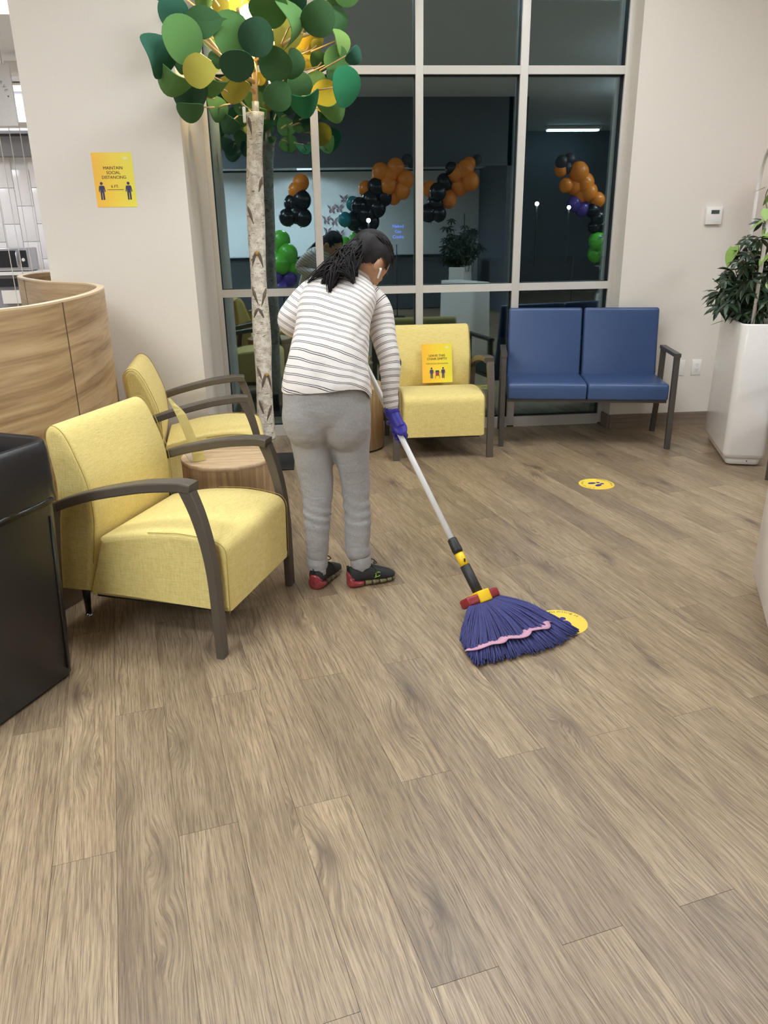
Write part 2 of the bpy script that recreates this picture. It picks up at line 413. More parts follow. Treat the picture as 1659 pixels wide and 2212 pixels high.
# ------------------------------------------------------------------ window wall
def glass_mat():
    t = NT('tinted_double_glazing')
    tr = t.n('ShaderNodeBsdfTransparent'); tr.inputs[0].default_value = (.80, .89, .87, 1)
    gl = t.n('ShaderNodeBsdfGlossy'); gl.inputs['Roughness'].default_value = 0.004; gl.inputs[0].default_value = (.72, .90, 1.0, 1)
    fr = t.n('ShaderNodeFresnel'); fr.inputs[0].default_value = 1.55
    mx = t.n('ShaderNodeMixShader'); t.l(t.math('MULTIPLY_ADD', fr.outputs[0], 1.0, .205), mx.inputs[0]); t.l(tr.outputs[0], mx.inputs[1]); t.l(gl.outputs[0], mx.inputs[2])
    t.l(mx.outputs[0], t.out.inputs[0]); return t.mat
M['glass'] = glass_mat()
win = thing('window_1', None, None, (.8, YG, 0)); win['kind'] = 'structure'; WO = Vector((.8, YG, 0))
KW = 5.85/5.79
verts_ = [(a*KW, b*KW) for a, b in [(-.663, -.626), (.055, .108), (.771, .824), (1.487, 1.542), (2.219, 2.262)]]
horz_ = [(max(0, 1.48+(a-1.48)*KW), 1.48+(b-1.48)*KW) for a, b in [(.011, .094), (1.046, 1.099), (2.460, 2.511), (3.40, 3.44)]]
for a, b in verts_:
    m = MB(); m.box(((a+b)/2, YG+.012, 1.75), (b-a, .024, 3.48), bev=.002)
    o = m.build('mullion', M['alu'], win, WO)
    m = MB(); m.box(((a+b)/2, YG+.052, 1.75), (b-a-.004, .056, 3.48)); m.build('gasket', M['gasket'], o, WO)
for i, (z0, z1) in enumerate(horz_):
    for k in range(4):
        a, b = verts_[k][1], verts_[k+1][0]
        m = MB(); m.box(((a+b)/2, YG+.0125, (z0+z1)/2), (b-a, .023, z1-z0))
        o = m.build('sill_rail' if i == 0 else 'transom', M['alu'], win, WO)
        m = MB(); m.box(((a+b)/2, YG+.050, (z0+z1)/2), (b-a, .052, z1-z0-.004)); m.build('gasket', M['gasket'], o, WO)
for i in range(3):
    for k in range(4):
        a, b = verts_[k][1]-.008, verts_[k+1][0]+.008; z0, z1 = horz_[i][1]-.008, horz_[i+1][0]+.008
        m = MB()
        for y in (YG+.060, YG+.078): m.poly([(a, y, z0), (b, y, z0), (b, y, z1), (a, y, z1)])
        m.build('pane', M['glass'], win, WO)
# ------------------------------------------------------------------ yellow lounge chair
BACK = [(-.575, .172), (-.545, .30), (-.524, .41), (-.512, .50), (-.520, .62), (-.556, .735), (-.585, .800), (-.610, .828), (-.638, .834), (-.664, .818), (-.676, .79), (-.674, .73), (-.664, .60), (-.684, .45), (-.706, .30), (-.728, .168)]
def chair_proto(label, group):
    t = thing('lounge_chair', label, 'chair', group=group)
    fn = lambda a, y, z: (a, y, z)
    P = round_poly([(-.575, .160, .1), (.020, .160, .1), (.028, .435, 1.5), (-.13, .462, 3), (-.33, .447, 2), (-.505, .408, .2)], .035)
    m = MB(); m.prism(P, fn, -.278, .278, .022, 4); m.build('seat', M['linen'], t)
    Q = smooth_path([Vector(p) for p in BACK], 4)
    m = MB(); m.prism([Vector((p.x, p.y)) for p in Q][::-1] if False else [Vector((p.x, p.y)) for p in Q], fn, -.278, .278, .024, 4)
    m.build('backrest', M['linen'], t)
    m = MB()
    for s in (-1, 1):
        m = MB(); m.tube([(p.x*.999-.0, s*.2765, p.y) for p in Q[4:52]], .0015, 5); m.build('back_seam', M['seam'], t)
        m = MB(); m.tube([(p.x, s*.2765, p.y) for p in P[6:26]], .0015, 5); m.build('seat_seam', M['seam'], t)
    m = MB(); m.box((-.29, 0, .155), (.56, .50, .02)); m.build('seat_frame', M['black'], t)
    top = smooth_path([(-.655, .548), (-.572, .582), (-.442, .622), (-.266, .660), (-.15, .674), (-.093, .677), (-.052, .672)], 4)
    for s in (-1, 1):
        m = MB(); n = len(top); rings = []
        for i, p in enumerate(top):
            tt = (top[min(i+1, n-1)]-top[max(i-1, 0)]).normalized(); nn = Vector((-tt.y, tt.x))
            wd = .021+.013*min(1, max(0, (p.x+.66)/.3)); th = .036
            ring = []
            for q in rrect(2*wd, th, .006, 2):
                e = p+nn*(q.y-th/2); ring.append((e.x, s*.3125+q.x, e.y))
            rings.append(ring)
        m.loft(rings, True, True, 0, False, True); m.build('armrest', M['taupe'], t)
        # front leg: leans back as it rises
        L = smooth_path([(-.002, 0, .018), (-.003, .19, .019), (-.006, .33, .020), (-.019, .45, .022), (-.044, .56, .025), (-.075, .645, .029)], 4)
        m = MB(); rings = []
        for p in L:
            hw = p.z*.86
            rings.append([(p.x+q.x, s*.3225+q.y, p.y) for q in rrect(2*hw, .045, .004, 2)])
        m.loft(rings, True, True, 0, False, True); m.build('front_leg', M['taupe'], t)
        L = smooth_path([(-.640, .548, .019), (-.662, .45, .019), (-.690, .25, .018), (-.712, .0, .017)], 4); m = MB()
        m.loft([[(p.x+q.x, s*.3225+q.y, p.y) for q in rrect(2*p.z, .036, .004, 2)] for p in L], True, True, 0, False, True)
        m.build('rear_leg', M['taupe'], t)
        m = MB(); m.tube([(-.685, s*.17, .165), (-.697, s*.165, .010)], [.018, .011], 10); c = m.build('caster_leg', M['black'], t)
        m = MB(); m.lathe([(.016, 0), (.017, .006), (.011, .012)], (-.697, s*.165, 0), 14); m.build('glide', M['chrome'], c)
    return t
G = 'yellow lounge chairs of the waiting room'
c1 = chair_proto('yellow lounge chair nearest the camera, beside the black waste bin', G)
c2 = copy_tree(c1); c2['label'] = 'yellow lounge chair by the wall corner, behind the round wooden table'
c3 = copy_tree(c1); c3['label'] = 'yellow lounge chair in front of the window holding the leave this chair empty sign'
c1.location = (-.267, 2.85, 0); c1.rotation_euler = (0, 0, math.radians(-21.55))
c2.location = (-.335, 4.395, 0); c2.rotation_euler = (0, 0, math.radians(6.0))
c3.location = (.858, 5.030, 0); c3.rotation_euler = (0, 0, math.radians(-90.3))
# ------------------------------------------------------------------ blue seats
def blue_seat(n, label, cat, name, group=None):
    t = thing(name, label, cat, group=group); W = n*.55+.02; fn = lambda a, y, z: (a, y, z)
    for i in range(n):
        yc = (i-(n-1)/2)*.55
        P = round_poly([(-.50, .352, .6), (.0, .345, .5), (.006, .462, 1.3), (-.48, .452, .6)], .03)
        m = MB(); m.prism(P, fn, yc-.2725, yc+.2725, .016, 4); m.build('seat', M['bench'], t)
        Q = round_poly([(-.440, .440, .4), (-.483, .70, 4), (-.520, .925, .9), (-.570, .920, .9), (-.540, .68, 4), (-.500, .435, .4)], .032)
        m = MB(); m.prism(Q, fn, yc-.268, yc+.268, .018, 4); m.build('backrest', M['bench'], t)
    m = MB(); m.box((-.25, 0, .335), (.44, W-.03, .024)); m.box((-.53, 0, .44), (.03, W-.06, .03)); m.build('seat_frame', M['bframe'], t)
    for s in (-1, 1):
        y = s*(W/2+.002+.018)
        def bar(pts, nm, wd=.04, th=.036):
            m = MB(); pts = [Vector(p) for p in pts]; rings = []
            for i, p in enumerate(pts):
                d = (pts[min(i+1, len(pts)-1)]-pts[max(i-1, 0)]).normalized(); nn = Vector((-d.y, d.x))
                rings.append([(p.x+nn.x*q.x, y+q.y, p.y+nn.y*q.x) for q in rrect(wd, th, .003, 2)])
            m.loft(rings, True, True, 0, False, True); m.build(nm, M['bframe'], t)
        bar([(-.021, 0), (-.021, .645)], 'front_leg'); bar([(-.440, .645), (-.455, .36), (-.54, 0)], 'rear_leg', .036)
        bar([(.004, .655), (-.47, .650)], 'armrest', .026, .042)
    return t
b1 = blue_seat(2, 'navy blue two-seat bench with dark frame under the right end of the window', 'bench', 'double_seat_bench')
b1.location = (1.887, 5.152, 0); b1.rotation_euler = (0, 0, math.atan2(-.977, -.213))
b2 = blue_seat(1, 'blue seat with dark legs cut off by the right picture edge', 'chair', 'single_seat')
b2.location = (2.885, 3.995, 0); b2.rotation_euler = (0, 0, math.radians(-152))
# ------------------------------------------------------------------ round wooden drums
def drum(label, c):
    t = thing('drum_table', label, 'side table', c, group='round wooden drum tables')
    m = MB(); m.lathe([(.218, .012), (.225, .016), (.225, .440)], n=56); m.build('body', M['drum_side'], t)
    m = MB(); m.lathe([(.225, .440), (.227, .444), (.227, .456), (.224, .460)], n=56); m.build('tabletop', M['drum_top'], t)
    m = MB(); m.lathe([(.205, 0), (.205, .014)], n=40); m.build('plinth', M['black'], t)
    return t
drum('round wooden drum table between the two left yellow chairs', (-.437, 3.690, 0))
drum('round wooden drum table half hidden behind the mopping person', (.262, 5.44, 0))
# ------------------------------------------------------------------ reception desk
DP = [(-1.55, 2.35), (-1.30, 2.66), (-1.12, 2.98), (-1.045, 3.14), (-1.005, 3.45), (-1.0, 3.72), (-1.02, 3.96), (-1.055, 4.16), (-1.10, 4.30), (-1.20, 4.50), (-1.33, 4.64), (-1.51, 4.80), (-1.68, 5.06), (-1.80, 5.27), (-1.90, 5.49), (-1.95, 5.73), (-1.95, 5.93), (-1.90, 6.08), (-1.80, 6.17), (-1.64, 6.2)]
path = smooth_path([(x, y, 0) for x, y in DP], 5)
def desk_strip(i0, i1, z0, z1, hw, name, mat, parent, L, off=0):
    m = MB(); P = path[i0:i1+1]; V = []; F = []; U = []
    rings = []
    for i in range(i0, i1+1):
        p = path[i]; d = (path[min(i+1, len(path)-1)]-path[max(i-1, 0)]).normalized(); n = Vector((d.y, -d.x, 0))
        rings.append([p+n*hw+Vector((0, 0, z0)), p+n*hw+Vector((0, 0, z1)), p-n*hw+Vector((0, 0, z1)), p-n*hw+Vector((0, 0, z0))])
    o0 = 0
    for f in range(4):
        V = []; g = (f+1) % 4
        for r in rings: V += [r[f], r[g]]
        F = [(2*i, 2*i+1, 2*i+3, 2*i+2) for i in range(len(rings)-1)]
        m.add(V, F, 0, True)
        for i in range(len(rings)):
            zz = [z0, z1, z1, z0]; U += [(L[i0+i], zz[f]), (L[i0+i], zz[g])]
    for r in (rings[0], rings[-1]): m.add(r, [(0, 1, 2, 3)]); U += [(0, 0)]*4
    o = m.build(name, mat, parent, parent.location if parent else (0, 0, 0))
    uv = o.data.uv_layers.new(name='UVMap')
    for lp in o.data.loops: uv.data[lp.index].uv = U[lp.vertex_index]
    return o
LL = [0]
for i in range(1, len(path)): LL.append(LL[-1]+(path[i]-path[i-1]).length)
desk = thing('reception_desk', 'serpentine wood-grain reception desk panel along the left wall', 'desk', (-1.2, 4.0, 0))
cuts = [0, min(range(len(path)), key=lambda i: (path[i]-Vector((-1.02, 3.30, 0))).length), min(range(len(path)), key=lambda i: (path[i]-Vector((-1.74, 5.17, 0))).length), len(path)-1]
for a, b in zip(cuts, cuts[1:]):
    pn = desk_strip(a, b, .10, 1.228, .017, 'curved_panel', M['desk'], desk, LL)
    desk_strip(a, b, 1.228, 1.235, .0172, 'edge_band', M['desk_edge'], pn, LL) if False else None
    e = desk_strip(a, b, 1.228, 1.236, .0172, 'edge_band', M['desk_edge'], desk, LL)
for i in cuts[1:3]:
    p = path[i]; d = (path[i+1]-path[i-1]).normalized(); a = math.atan2(d.y, d.x)
    m = MB(); m.box(p+Vector((0, 0, .664)), (.007, .0366, 1.128), Matrix.Rotation(a, 3, 'Z')); m.build('joint_strip', M['seam_dark'], desk, desk.location)
desk_strip(0, len(path)-1, 0, .10, .010, 'toe_kick', M['base_board'], desk, LL)
# ------------------------------------------------------------------ lettering helper (flat print as thin mesh)
_tc = {}
def glyph(ch):
    """triangulated outline of one text run with the built-in font -> (verts, faces, width)"""
    if ch in _tc: return _tc[ch]
    cu = bpy.data.curves.new('print', 'FONT'); cu.body = ch; cu.size = 1; cu.resolution_u = 3
    o = bpy.data.objects.new('print', cu); COL.objects.link(o)
    bpy.context.view_layer.update(); dg = bpy.context.evaluated_depsgraph_get()
    me = bpy.data.meshes.new_from_object(o.evaluated_get(dg))
    vs_ = [tuple(v.co) for v in me.vertices]; fs = [tuple(p.vertices) for p in me.polygons]
    bpy.data.objects.remove(o); bpy.data.meshes.remove(me); bpy.data.curves.remove(cu)
    xs = [v[0] for v in vs_] or [0, .3]
    _tc[ch] = (vs_, fs, min(xs), max(xs)); return _tc[ch]
def text_line(mb, s, fn, size, cx, cy, z=.0006, bold=0):
    v, f, a, b = glyph(s)
    dx = [0] if not bold else [-bold, 0, bold]
    for i, d in enumerate(dx): mb.add([fn(cx+(p[0]-(a+b)/2)*size+d*size, cy+p[1]*size, z+.00004*i) for p in v], f)
    return (b-a)*size
def text_arc(mb, s, fn, size, R, mid, cw=True, z=.0006, sp=1.16):
    ws = [(.34 if c == ' ' else (glyph(c)[3]-glyph(c)[2]+.10))*size*sp for c in s]; tot = sum(ws); x = -tot/2
    for c, w_ in zip(s, ws):
        xc = x+w_/2; x += w_
        if c == ' ': continue
        v, f, a, b = glyph(c)
        if cw:
            th = mid-xc/R; er = Vector((math.cos(th), math.sin(th))); et = Vector((math.sin(th), -math.cos(th)))
            P = [(et*((p[0]-(a+b)/2)*size)+er*(R+p[1]*size)) for p in v]
        else:
            th = mid+xc/R; er = Vector((math.cos(th), math.sin(th))); et = Vector((-math.sin(th), math.cos(th)))
            P = [(et*((p[0]-(a+b)/2)*size)+er*(R-p[1]*size)) for p in v]
        mb.add([fn(p.x, p.y, z) for p in P], f)
def disc(mb, fn, cx, cy, rx, ry=None, a=0, z=.0006, n=20, t0=0, t1=2*PI):
    ry = ry or rx; P = []
    for i in range(n):
        t = t0+(t1-t0)*i/(n if t1-t0 > 6.2 else n-1); x, y = rx*math.cos(t), ry*math.sin(t)
        P.append(fn(cx+x*math.cos(a)-y*math.sin(a), cy+x*math.sin(a)+y*math.cos(a), z))
    mb.add(P, [list(range(n))])
def figure(mb, fn, cx, cy, h, z=.0006):
    """standing person pictogram of height h, feet at cy"""
    s = h
    disc(mb, fn, cx, cy+.91*s, .085*s, z=z)
    P = [(-.16, .74), (-.12, .79), (.12, .79), (.16, .74), (.20, .46), (.15, .44), (.115, .62), (.115, .02), (.09, 0), (.02, 0), (.012, .40), (-.012, .40), (-.02, 0), (-.09, 0), (-.115, .02), (-.115, .62), (-.15, .44), (-.20, .46)]
    C = [fn(cx+x*s, cy+y*s, z) for x, y in P]
    mb.add(C, [[0, 1, 2, 3, 6, 15], [3, 4, 5, 6], [15, 16, 17, 0], [6, 7, 8, 9, 10], [6, 10, 11, 15], [15, 11, 12, 13, 14]])
def sun_logo(mb, fn, cx, cy, r, z=.0006):
    disc(mb, fn, cx, cy, r*.45, z=z, n=10, t0=0, t1=PI)
    for k in range(9):
        a = PI*(k+.5)/9; d = Vector((math.cos(a), math.sin(a))); n = Vector((-d.y, d.x))
        q = [d*r*.55+n*r*.06, d*r*.55-n*r*.06, d*r-n*r*.02, d*r+n*r*.02]
        mb.add([fn(cx+p.x, cy+p.y, z) for p in q], [(0, 1, 2, 3)])
def poster_mat(name):
    t = NT(name); sx = t.n('ShaderNodeSeparateXYZ'); t.l(t.coord(), sx.inputs[0])
    f = t.math('MULTIPLY_ADD', sx.outputs[0], 4.6, .5)
    t.set(t.ramp(f, [(0, S(250, 190, 62)), (.5, S(250, 214, 66)), (1, S(240, 226, 72))]), .32); return t.mat
M['poster'] = poster_mat('yellow_gradient_print')
def sheet(t, w_, h_, th=.0012):
    m = MB(); m.box((0, 0, -th/2), (w_, h_, th)); return m.build('sheet', M['poster'], t)
ident = lambda x, y, z: (x, y, z)
# wall poster: local x right, y up, z out of the wall
t = thing('wall_poster', 'yellow maintain social distancing 6 ft poster on the left wall', 'poster', (-1.0635, 4.8085, 1.770)); t.rotation_euler = (PI/2, 0, 0)
sheet(t, .220, .282)
m = MB(); m2 = MB()
for s, y, k in (('MAINTAIN', .0545, .0200), ('SOCIAL', .0305, .0200), ('DISTANCING', .0065, .0200)): text_line(m, s, ident, k*1.12, 0, y, bold=.012)
text_line(m, '6 FT.', ident, .021, 0, -.040, bold=.01)
m.build('lettering', M['ink'], t); m = MB(); m.box((0, -.050, .0006), (.090, .0024, .0004)); m.build('distance_line', M['ink'], t)
for x in (-.0735, .0735): m2 = MB(); figure(m2, ident, x, -.103, .094); m2.build('pictogram', M['ink_navy'], t)
m = MB(); sun_logo(m, ident, .073, .104, .017); m.build('sun_emblem', M['ink_white'], t)
# chair sign leaning against the back of the window chair
def chair_sign(nm, label, loc, rot, holder=False):
    t = thing(nm, label, 'sign', loc); t.rotation_euler = rot; f = lambda x, y, z: (x, y+.1375, z)
    m = MB(); m.box((0, .1375, -.001), (.218, .275, .0016)); m.build('sheet', M['poster'], t)
    m = MB(); text_line(m, 'LEAVE THIS', f, .0235, 0, .046, bold=.012); text_line(m, 'CHAIR EMPTY', f, .0235, 0, .0235, bold=.012); m.build('lettering', M['ink'], t); m = MB(); text_line(m, 'FOR SOCIAL DISTANCING', f, .0135, 0, -.007); m.build('lettering', M['ink'], t)
    for x in (-.042, .042): m = MB(); figure(m, f, x, -.106, .078); m.build('pictogram', M['ink_navy'], t)
    m = MB(); m.add([f(x, y, .0006) for x, y in ((-.012, -.05), (.012, -.05), (.014, -.062), (.020, -.060), (.020, -.064), (-.020, -.064), (-.020, -.060), (-.014, -.062))], [list(range(8))]); m.build('chair_back_print', M['ink_navy'], t)
    m = MB(); m.add([f(x, y, .0006) for x, y in ((-.013, -.065), (.013, -.065), (.013, -.085), (-.013, -.085))], [(0, 1, 2, 3)]); m.build('chair_seat_print', M['ink_red'], t)
    m = MB()
    for q in (((-.017, -.086), (.017, -.086), (.017, -.089), (-.017, -.089)), ((-.014, -.089), (-.011, -.089), (-.015, -.107), (-.018, -.107)), ((.011, -.089), (.014, -.089), (.018, -.107), (.015, -.107))): m.add([f(x, y, .0006) for x, y in q], [(0, 1, 2, 3)])
    m.build('chair_leg_print', M['ink_brown'], t)
    m = MB(); sun_logo(m, f, .073, .105, .017); m.build('sun_emblem', M['ink_white'], t)
    return t
chair_sign('chair_sign', 'yellow leave this chair empty sign leaning on the window chair backrest', (.886, 5.470, .443), (math.radians(79), 0, math.radians(1.2)))
def acryl():
    t = NT('clear_acrylic'); t.set(S(240, 240, 235), .08); t.b.inputs['Transmission Weight'].default_value = .9; t.b.inputs['Alpha'].default_value = .45; return t.mat
M['acrylic'] = acryl()
TS = Vector((-.565, 3.60, .4605))
ts = thing('table_sign', 'narrow yellow card in a clear holder seen edge-on on the drum table', 'sign', TS)
row = [(-.588, -.532, .4625), (-.592, -.540, .50), (-.606, -.565, .56), (-.628, -.590, .64), (-.644, -.606, .69), (-.652, -.622, .712), (-.664, -.652, .744), (-.674, -.670, .768)]
m = MB(); R_ = []
for a, b, z in row: R_.append([(a, 3.575, z), (b, 3.600, z), (b+.001, 3.6025, z), (a-.001, 3.5775, z)])
m.loft(R_, True, smooth=False); m.build('sheet', M['card'], ts, TS)
m = MB(); m.loft([[(-.600, 3.570, .4622), (-.655, 3.735, .4622), (-.653, 3.737, .4642), (-.597, 3.572, .4642)], [(-.540, 3.590, .4622), (-.590, 3.742, .4622), (-.590, 3.744, .4642), (-.538, 3.592, .4642)]], True, smooth=False); m.build('holder_foot', M['acrylic'], ts, TS)
# floor stickers
def sticker(label, loc, rz, group='round floor stickers'):
    t = thing('floor_sticker', label, 'floor sticker', loc, rz, group); r = .1065
    tm = bpy.data.materials.get('yellow_sticker')
    if not tm:
        n = NT('yellow_sticker'); sx = n.n('ShaderNodeSeparateXYZ'); n.l(n.coord(), sx.inputs[0])
        f = n.math('MULTIPLY_ADD', sx.outputs[0], 4.6, .5); n.set(n.ramp(f, [(0, S(246, 206, 78)), (1, S(252, 224, 82))]), .35); tm = n.mat
    m = MB(); m.lathe([(r, 0), (r, .0010)], n=48); m.build('disc', tm, t)
    m = MB(); text_arc(m, '6 Ft for safety', ident, .021, r-.0255, PI/2-.25, True, .0014); m.build('lettering', M['ink'], t); m = MB(); text_arc(m, 'at Bristol Health', ident, .021, r-.0105, -PI/2-.05, False, .0014); m.build('lettering', M['ink'], t)
    for s, a in ((-1, .30), (1, -.22)):
        m = MB(); c = Vector((s*.022, s*.004)); d = Vector((-math.sin(a), math.cos(a)))
        p = c+d*.012; q = c-d*.030
        disc(m, ident, p.x, p.y, .0155, .026, a, .0014); disc(m, ident, q.x, q.y, .0120, .0125, a, .0014)
        m.build('footprint', M['ink_blue'], t)
    return t
M['ink_blue'] = plain('deep_blue_ink', S(44, 36, 124), .6)
sticker('round yellow six feet sticker on the floor, partly under the blue mop', (.932, 2.652, .0002), math.radians(168))
sticker('round yellow footprint sticker on the open floor before the blue bench', (1.692, 4.342, .0002), math.radians(112))
# ------------------------------------------------------------------ wall fittings
t = thing('thermostat', 'white wall thermostat with grey display right of the window', 'thermostat', (2.923, 5.70, 1.5415))
m = MB(); m.box((0, -.011, 0), (.118, .022, .118), bev=.004); m.build('housing', M['white_matte'], t)
m = MB(); m.box((.004, -.0225, .026), (.060, .002, .026)); m.build('display', M['lcd'], t)
def outlet(label, x, blank=False):
    t = thing('wall_plate' if blank else 'power_outlet', label, 'outlet', (x, 5.70, .452))
    m = MB(); m.box((0, -.003, 0), (.074, .006, .118), bev=.0025); m.build('cover_plate', M['white_matte'], t)
    if not blank:
        m = MB(); m.box((0, -.0068, 0), (.034, .003, .068), bev=.001); f = m.build('receptacle', M['white_matte'], t)
        m = MB()
        for z in (.019, -.019):
            for dx in (-.006, .006): m.box((dx, -.0086, z+.004), (.0022, .0008, .009))
            m.box((0, -.0086, z-.008), (.004, .0008, .004))
        m.build('socket_slot', M['outlet_dark'], f)
outlet('white duplex power outlet low on the right wall', 2.937); outlet('blank white plate behind the bench arm, low on the wall', 2.806, True)
# ------------------------------------------------------------------ waste bin
bn = thing('waste_bin', 'tall black plastic waste bin cut off by the left picture edge', 'bin', (-1.135, 2.335, 0), math.radians(-25.5))
def brings(z, w_, d_, r): return [Vector((p.x, p.y, z)) for p in rrect(d_, w_, r, 4)]
m = MB(); D0, W0 = .270, .50
m.loft([brings(0, W0-.02, D0-.02, .03), brings(.015, W0, D0, .035), brings(.66, W0+.055, D0+.050, .04), brings(.74, W0+.062, D0+.056, .04)], True, True, 0, True); m.build('body', M['bin'], bn)
for y in (-.222, .222):
    m = MB(); m.tube([(D0/2+.003, y*.97, .04), (D0/2+.003+.57*.037, y*1.05, .61)], .004, 6)
    m.build('panel_ridge', M['bin'], bn)
m = MB(); rr = []
prof = [(.655, .072), (.652, .084), (.68, .090), (.74, .094), (.79, .090), (.835, .082), (.862, .070), (.869, .050), (.858, .032), (.79, .020), (.55, 0)]
for z, e in prof:
    ring = []
    for q in rrect(D0+e, W0+e, .05+e*.2, 8):
        p = Vector((q.x, q.y, z)); k = noise.noise(Vector((q.x*9, q.y*9, z*7)))*.010+noise.noise(Vector((q.x*30, q.y*30, z*16+4)))*.004
        d = Vector((q.x, q.y, 0)).normalized(); lo = max(0, (.74-z)/.1)
        p += d*k*(1+lo)+Vector((0, 0, noise.noise(Vector((q.x*14, q.y*14, 2)))*.016*min(1, lo)))
        ring.append(p)
    rr.append(ring)
m.loft(rr, False); m.build('bag', M['bag'], bn)
m = MB(); m.tube([(D0/2+.038+.012*noise.noise(Vector((y*20, 1, 0))), y, .668+.01*noise.noise(Vector((y*16, 0, 3)))) for y in [i*.03-.24 for i in range(17)]], .007, 6); m.build('bag_hem', M['bag'], bn)
# ------------------------------------------------------------------ planters
def planter(label, loc, rz):
    t = thing('planter', label, 'planter', loc, rz, 'tall white planters')
    m = MB(); f = lambda w_, d_, z, r: [Vector((p.x, p.y, z)) for p in rrect(w_, d_, r, 6)]
    m.loft([f(.225, .70, .052, .03), f(.25, .725, .062, .038), f(.262, .74, .085, .042), f(.245, .70, .895, .045), f(.240, .694, .904, .043), f(.226, .68, .904, .036), f(.222, .676, .84, .034)], False); m.build('body', M['white'], t)
    m = MB(); m.loft([f(.190, .66, .006, .03), f(.206, .685, .012, .032), f(.210, .69, .056, .034)], True); m.build('foot', M['white'], t)
    m = MB(); m.loft([f(.226, .68, .82, .03), f(.226, .68, .845, .03)], True); m.build('soil', M['soil'], t)
    for q in ((.04, -.352, .885), (.02, -.346, .034)): m = MB(); m.ball(q, (.004, .003, .004), 8, 6); m.build('screw', M['black'], t)
    return t
M['soil'] = plain('potting_soil', S(48, 38, 30), .95)
PR_ = math.radians(-17.5)
PLC = Vector((2.86, 4.905, 0))
planter('tall white planter box with green plants against the right wall', PLC, PR_)
planter('white planter corner at the lower right picture edge', (1.825, 2.505, 0), math.radians(-24))
def tubing(label):
    m = MB(); Rz = Matrix.Rotation(PR_, 3, 'Z'); P = []
    for s in range(0, 13):
        a = PI*s/12; P.append(Vector((-.035, -.20*math.cos(a)-.04, 1.62+.30*math.sin(a))))
    P = [Vector((-.045, -.26, .85))]+P+[Vector((-.03, .17, .85))]
    m.tube([Rz @ p+PLC for p in P], .0115, 12)
    o = m.build('plant_hoop', M['white'], None, PLC+Vector((0, 0, .85))); tag(o, label, 'plant support')
tubing('white tube hoop rising out of the planter among the leaves')
M['leaf_dark'] = plain('dark_umbrella_leaf', S(44, 62, 40), .35, 0, .25, 25)
M['leaf_light'] = plain('light_vine_leaf', S(132, 162, 78), .4, 0, .18, 25)
M['stem'] = plain('green_stem', S(92, 98, 58), .6)
def leaf_blade(mb, base, d, n, L, W, droop=.2):
    d = d.normalized(); s = d.cross(n).normalized(); n = s.cross(d).normalized(); V = []; K = 4
    for i in range(K+1):
        t = i/K; w_ = W*math.sin(PI*min(1, .08+.92*t))**.8*(1 if i < K else .05); c = base+d*(L*t)-n*(droop*L*t*t)
        V += [c-s*w_/2+n*w_*.12, c, c+s*w_/2+n*w_*.12]
    F = []
    for i in range(K): a = i*3; F += [(a, a+1, a+4, a+3), (a+1, a+2, a+5, a+4)]
    mb.add(V, F, 0, True)
up_ = thing('umbrella_plant', 'dense dark green umbrella plant growing in the tall planter', 'plant', PLC+Vector((0, 0, .845)))
m = MB()
for k in range(7):
    a = 2*PI*k/7; leaf_blade(m, Vector((.008*math.cos(a), .008*math.sin(a), 0)), Vector((math.cos(a), math.sin(a), -.25)), Vector((0, 0, 1)), .085, .027, .35)
m.tube([(0, 0, 0), (0, .0, -.05)], .0016, 5)
pl0 = m.build('palmate_leaf', M['leaf_dark'], up_); plme = pl0.data; rnd = random.Random(5)
stems = MB(); Rz = Matrix.Rotation(PR_, 3, 'Z'); cnt = 0
for k in range(34):
    b = Rz @ Vector((rnd.uniform(-.07, .07), rnd.uniform(-.30, .28), 0)); hh = rnd.uniform(.12, .66)*(1 if b.y < .1 else .9)
    side = Rz @ Vector((rnd.uniform(-1, .8), rnd.uniform(-.6, .6), 0)); spread = .21*(1-(hh/.80)**1.4)+.03
    tip = b+side*spread+Vector((0, 0, hh)); mid = (b+tip)/2+Vector((0, 0, hh*.12))-side*.03
    if b.x < -.30: continue
    P = smooth_path([b+Vector((0, 0, -.02)), mid, tip], 4); stems.tube(P, .003, 5)
    for q in range(rnd.randint(4, 7)):
        t_ = rnd.uniform(.42, 1); p = b+(tip-b)*t_+Vector((rnd.uniform(-.085, .06), rnd.uniform(-.09, .09), rnd.uniform(-.03, .05)))
        p.z = max(p.z, .03)
        o = pl0 if cnt == 0 else mk('palmate_leaf', plme, up_); cnt += 1
        o.location = p; o.rotation_euler = (rnd.uniform(-.8, .8), rnd.uniform(-1.0, .4), rnd.uniform(0, 6.28)); o.scale = [rnd.uniform(.75, 1.15)]*3
stems.build('stem', M['stem'], up_)
vine = thing('pothos_vine', 'light green heart-leaved vine climbing the white hoop', 'plant', PLC+Vector((0, 0, .845)))
def heart(mb, L):
    V = [Vector((0, 0, 0))]; n = 14
    for i in range(n+1):
        t = i/n; x = L*(-.12+1.12*t) if t > .08 else L*(-.12*(t/.08)); w_ = L*.40*math.sin(PI*t**.62)**.9
        V.append(Vector((x, w_, -.10*w_-x*x*1.4)))
    for i in range(n-1, 0, -1): V.append(Vector((V[i+1].x, -V[i+1].y, V[i+1].z)))
    k = len(V); mb.add(V, [(0, i, i+1) for i in range(1, k-1)]+[(0, k-1, 1)], 0, True)
m = MB(); heart(m, .105); h0 = m.build('heart_leaf', M['leaf_light'], vine); hme = h0.data
st = MB(); vp = smooth_path([(.0, -.22, 0), (-.03, -.23, .35), (-.015, -.20, .62), (-.05, -.15, .78), (-.02, -.10, .86)], 5); st.tube([Rz @ p for p in vp], .003, 5)
st.build('vine_stem', M['stem'], vine)
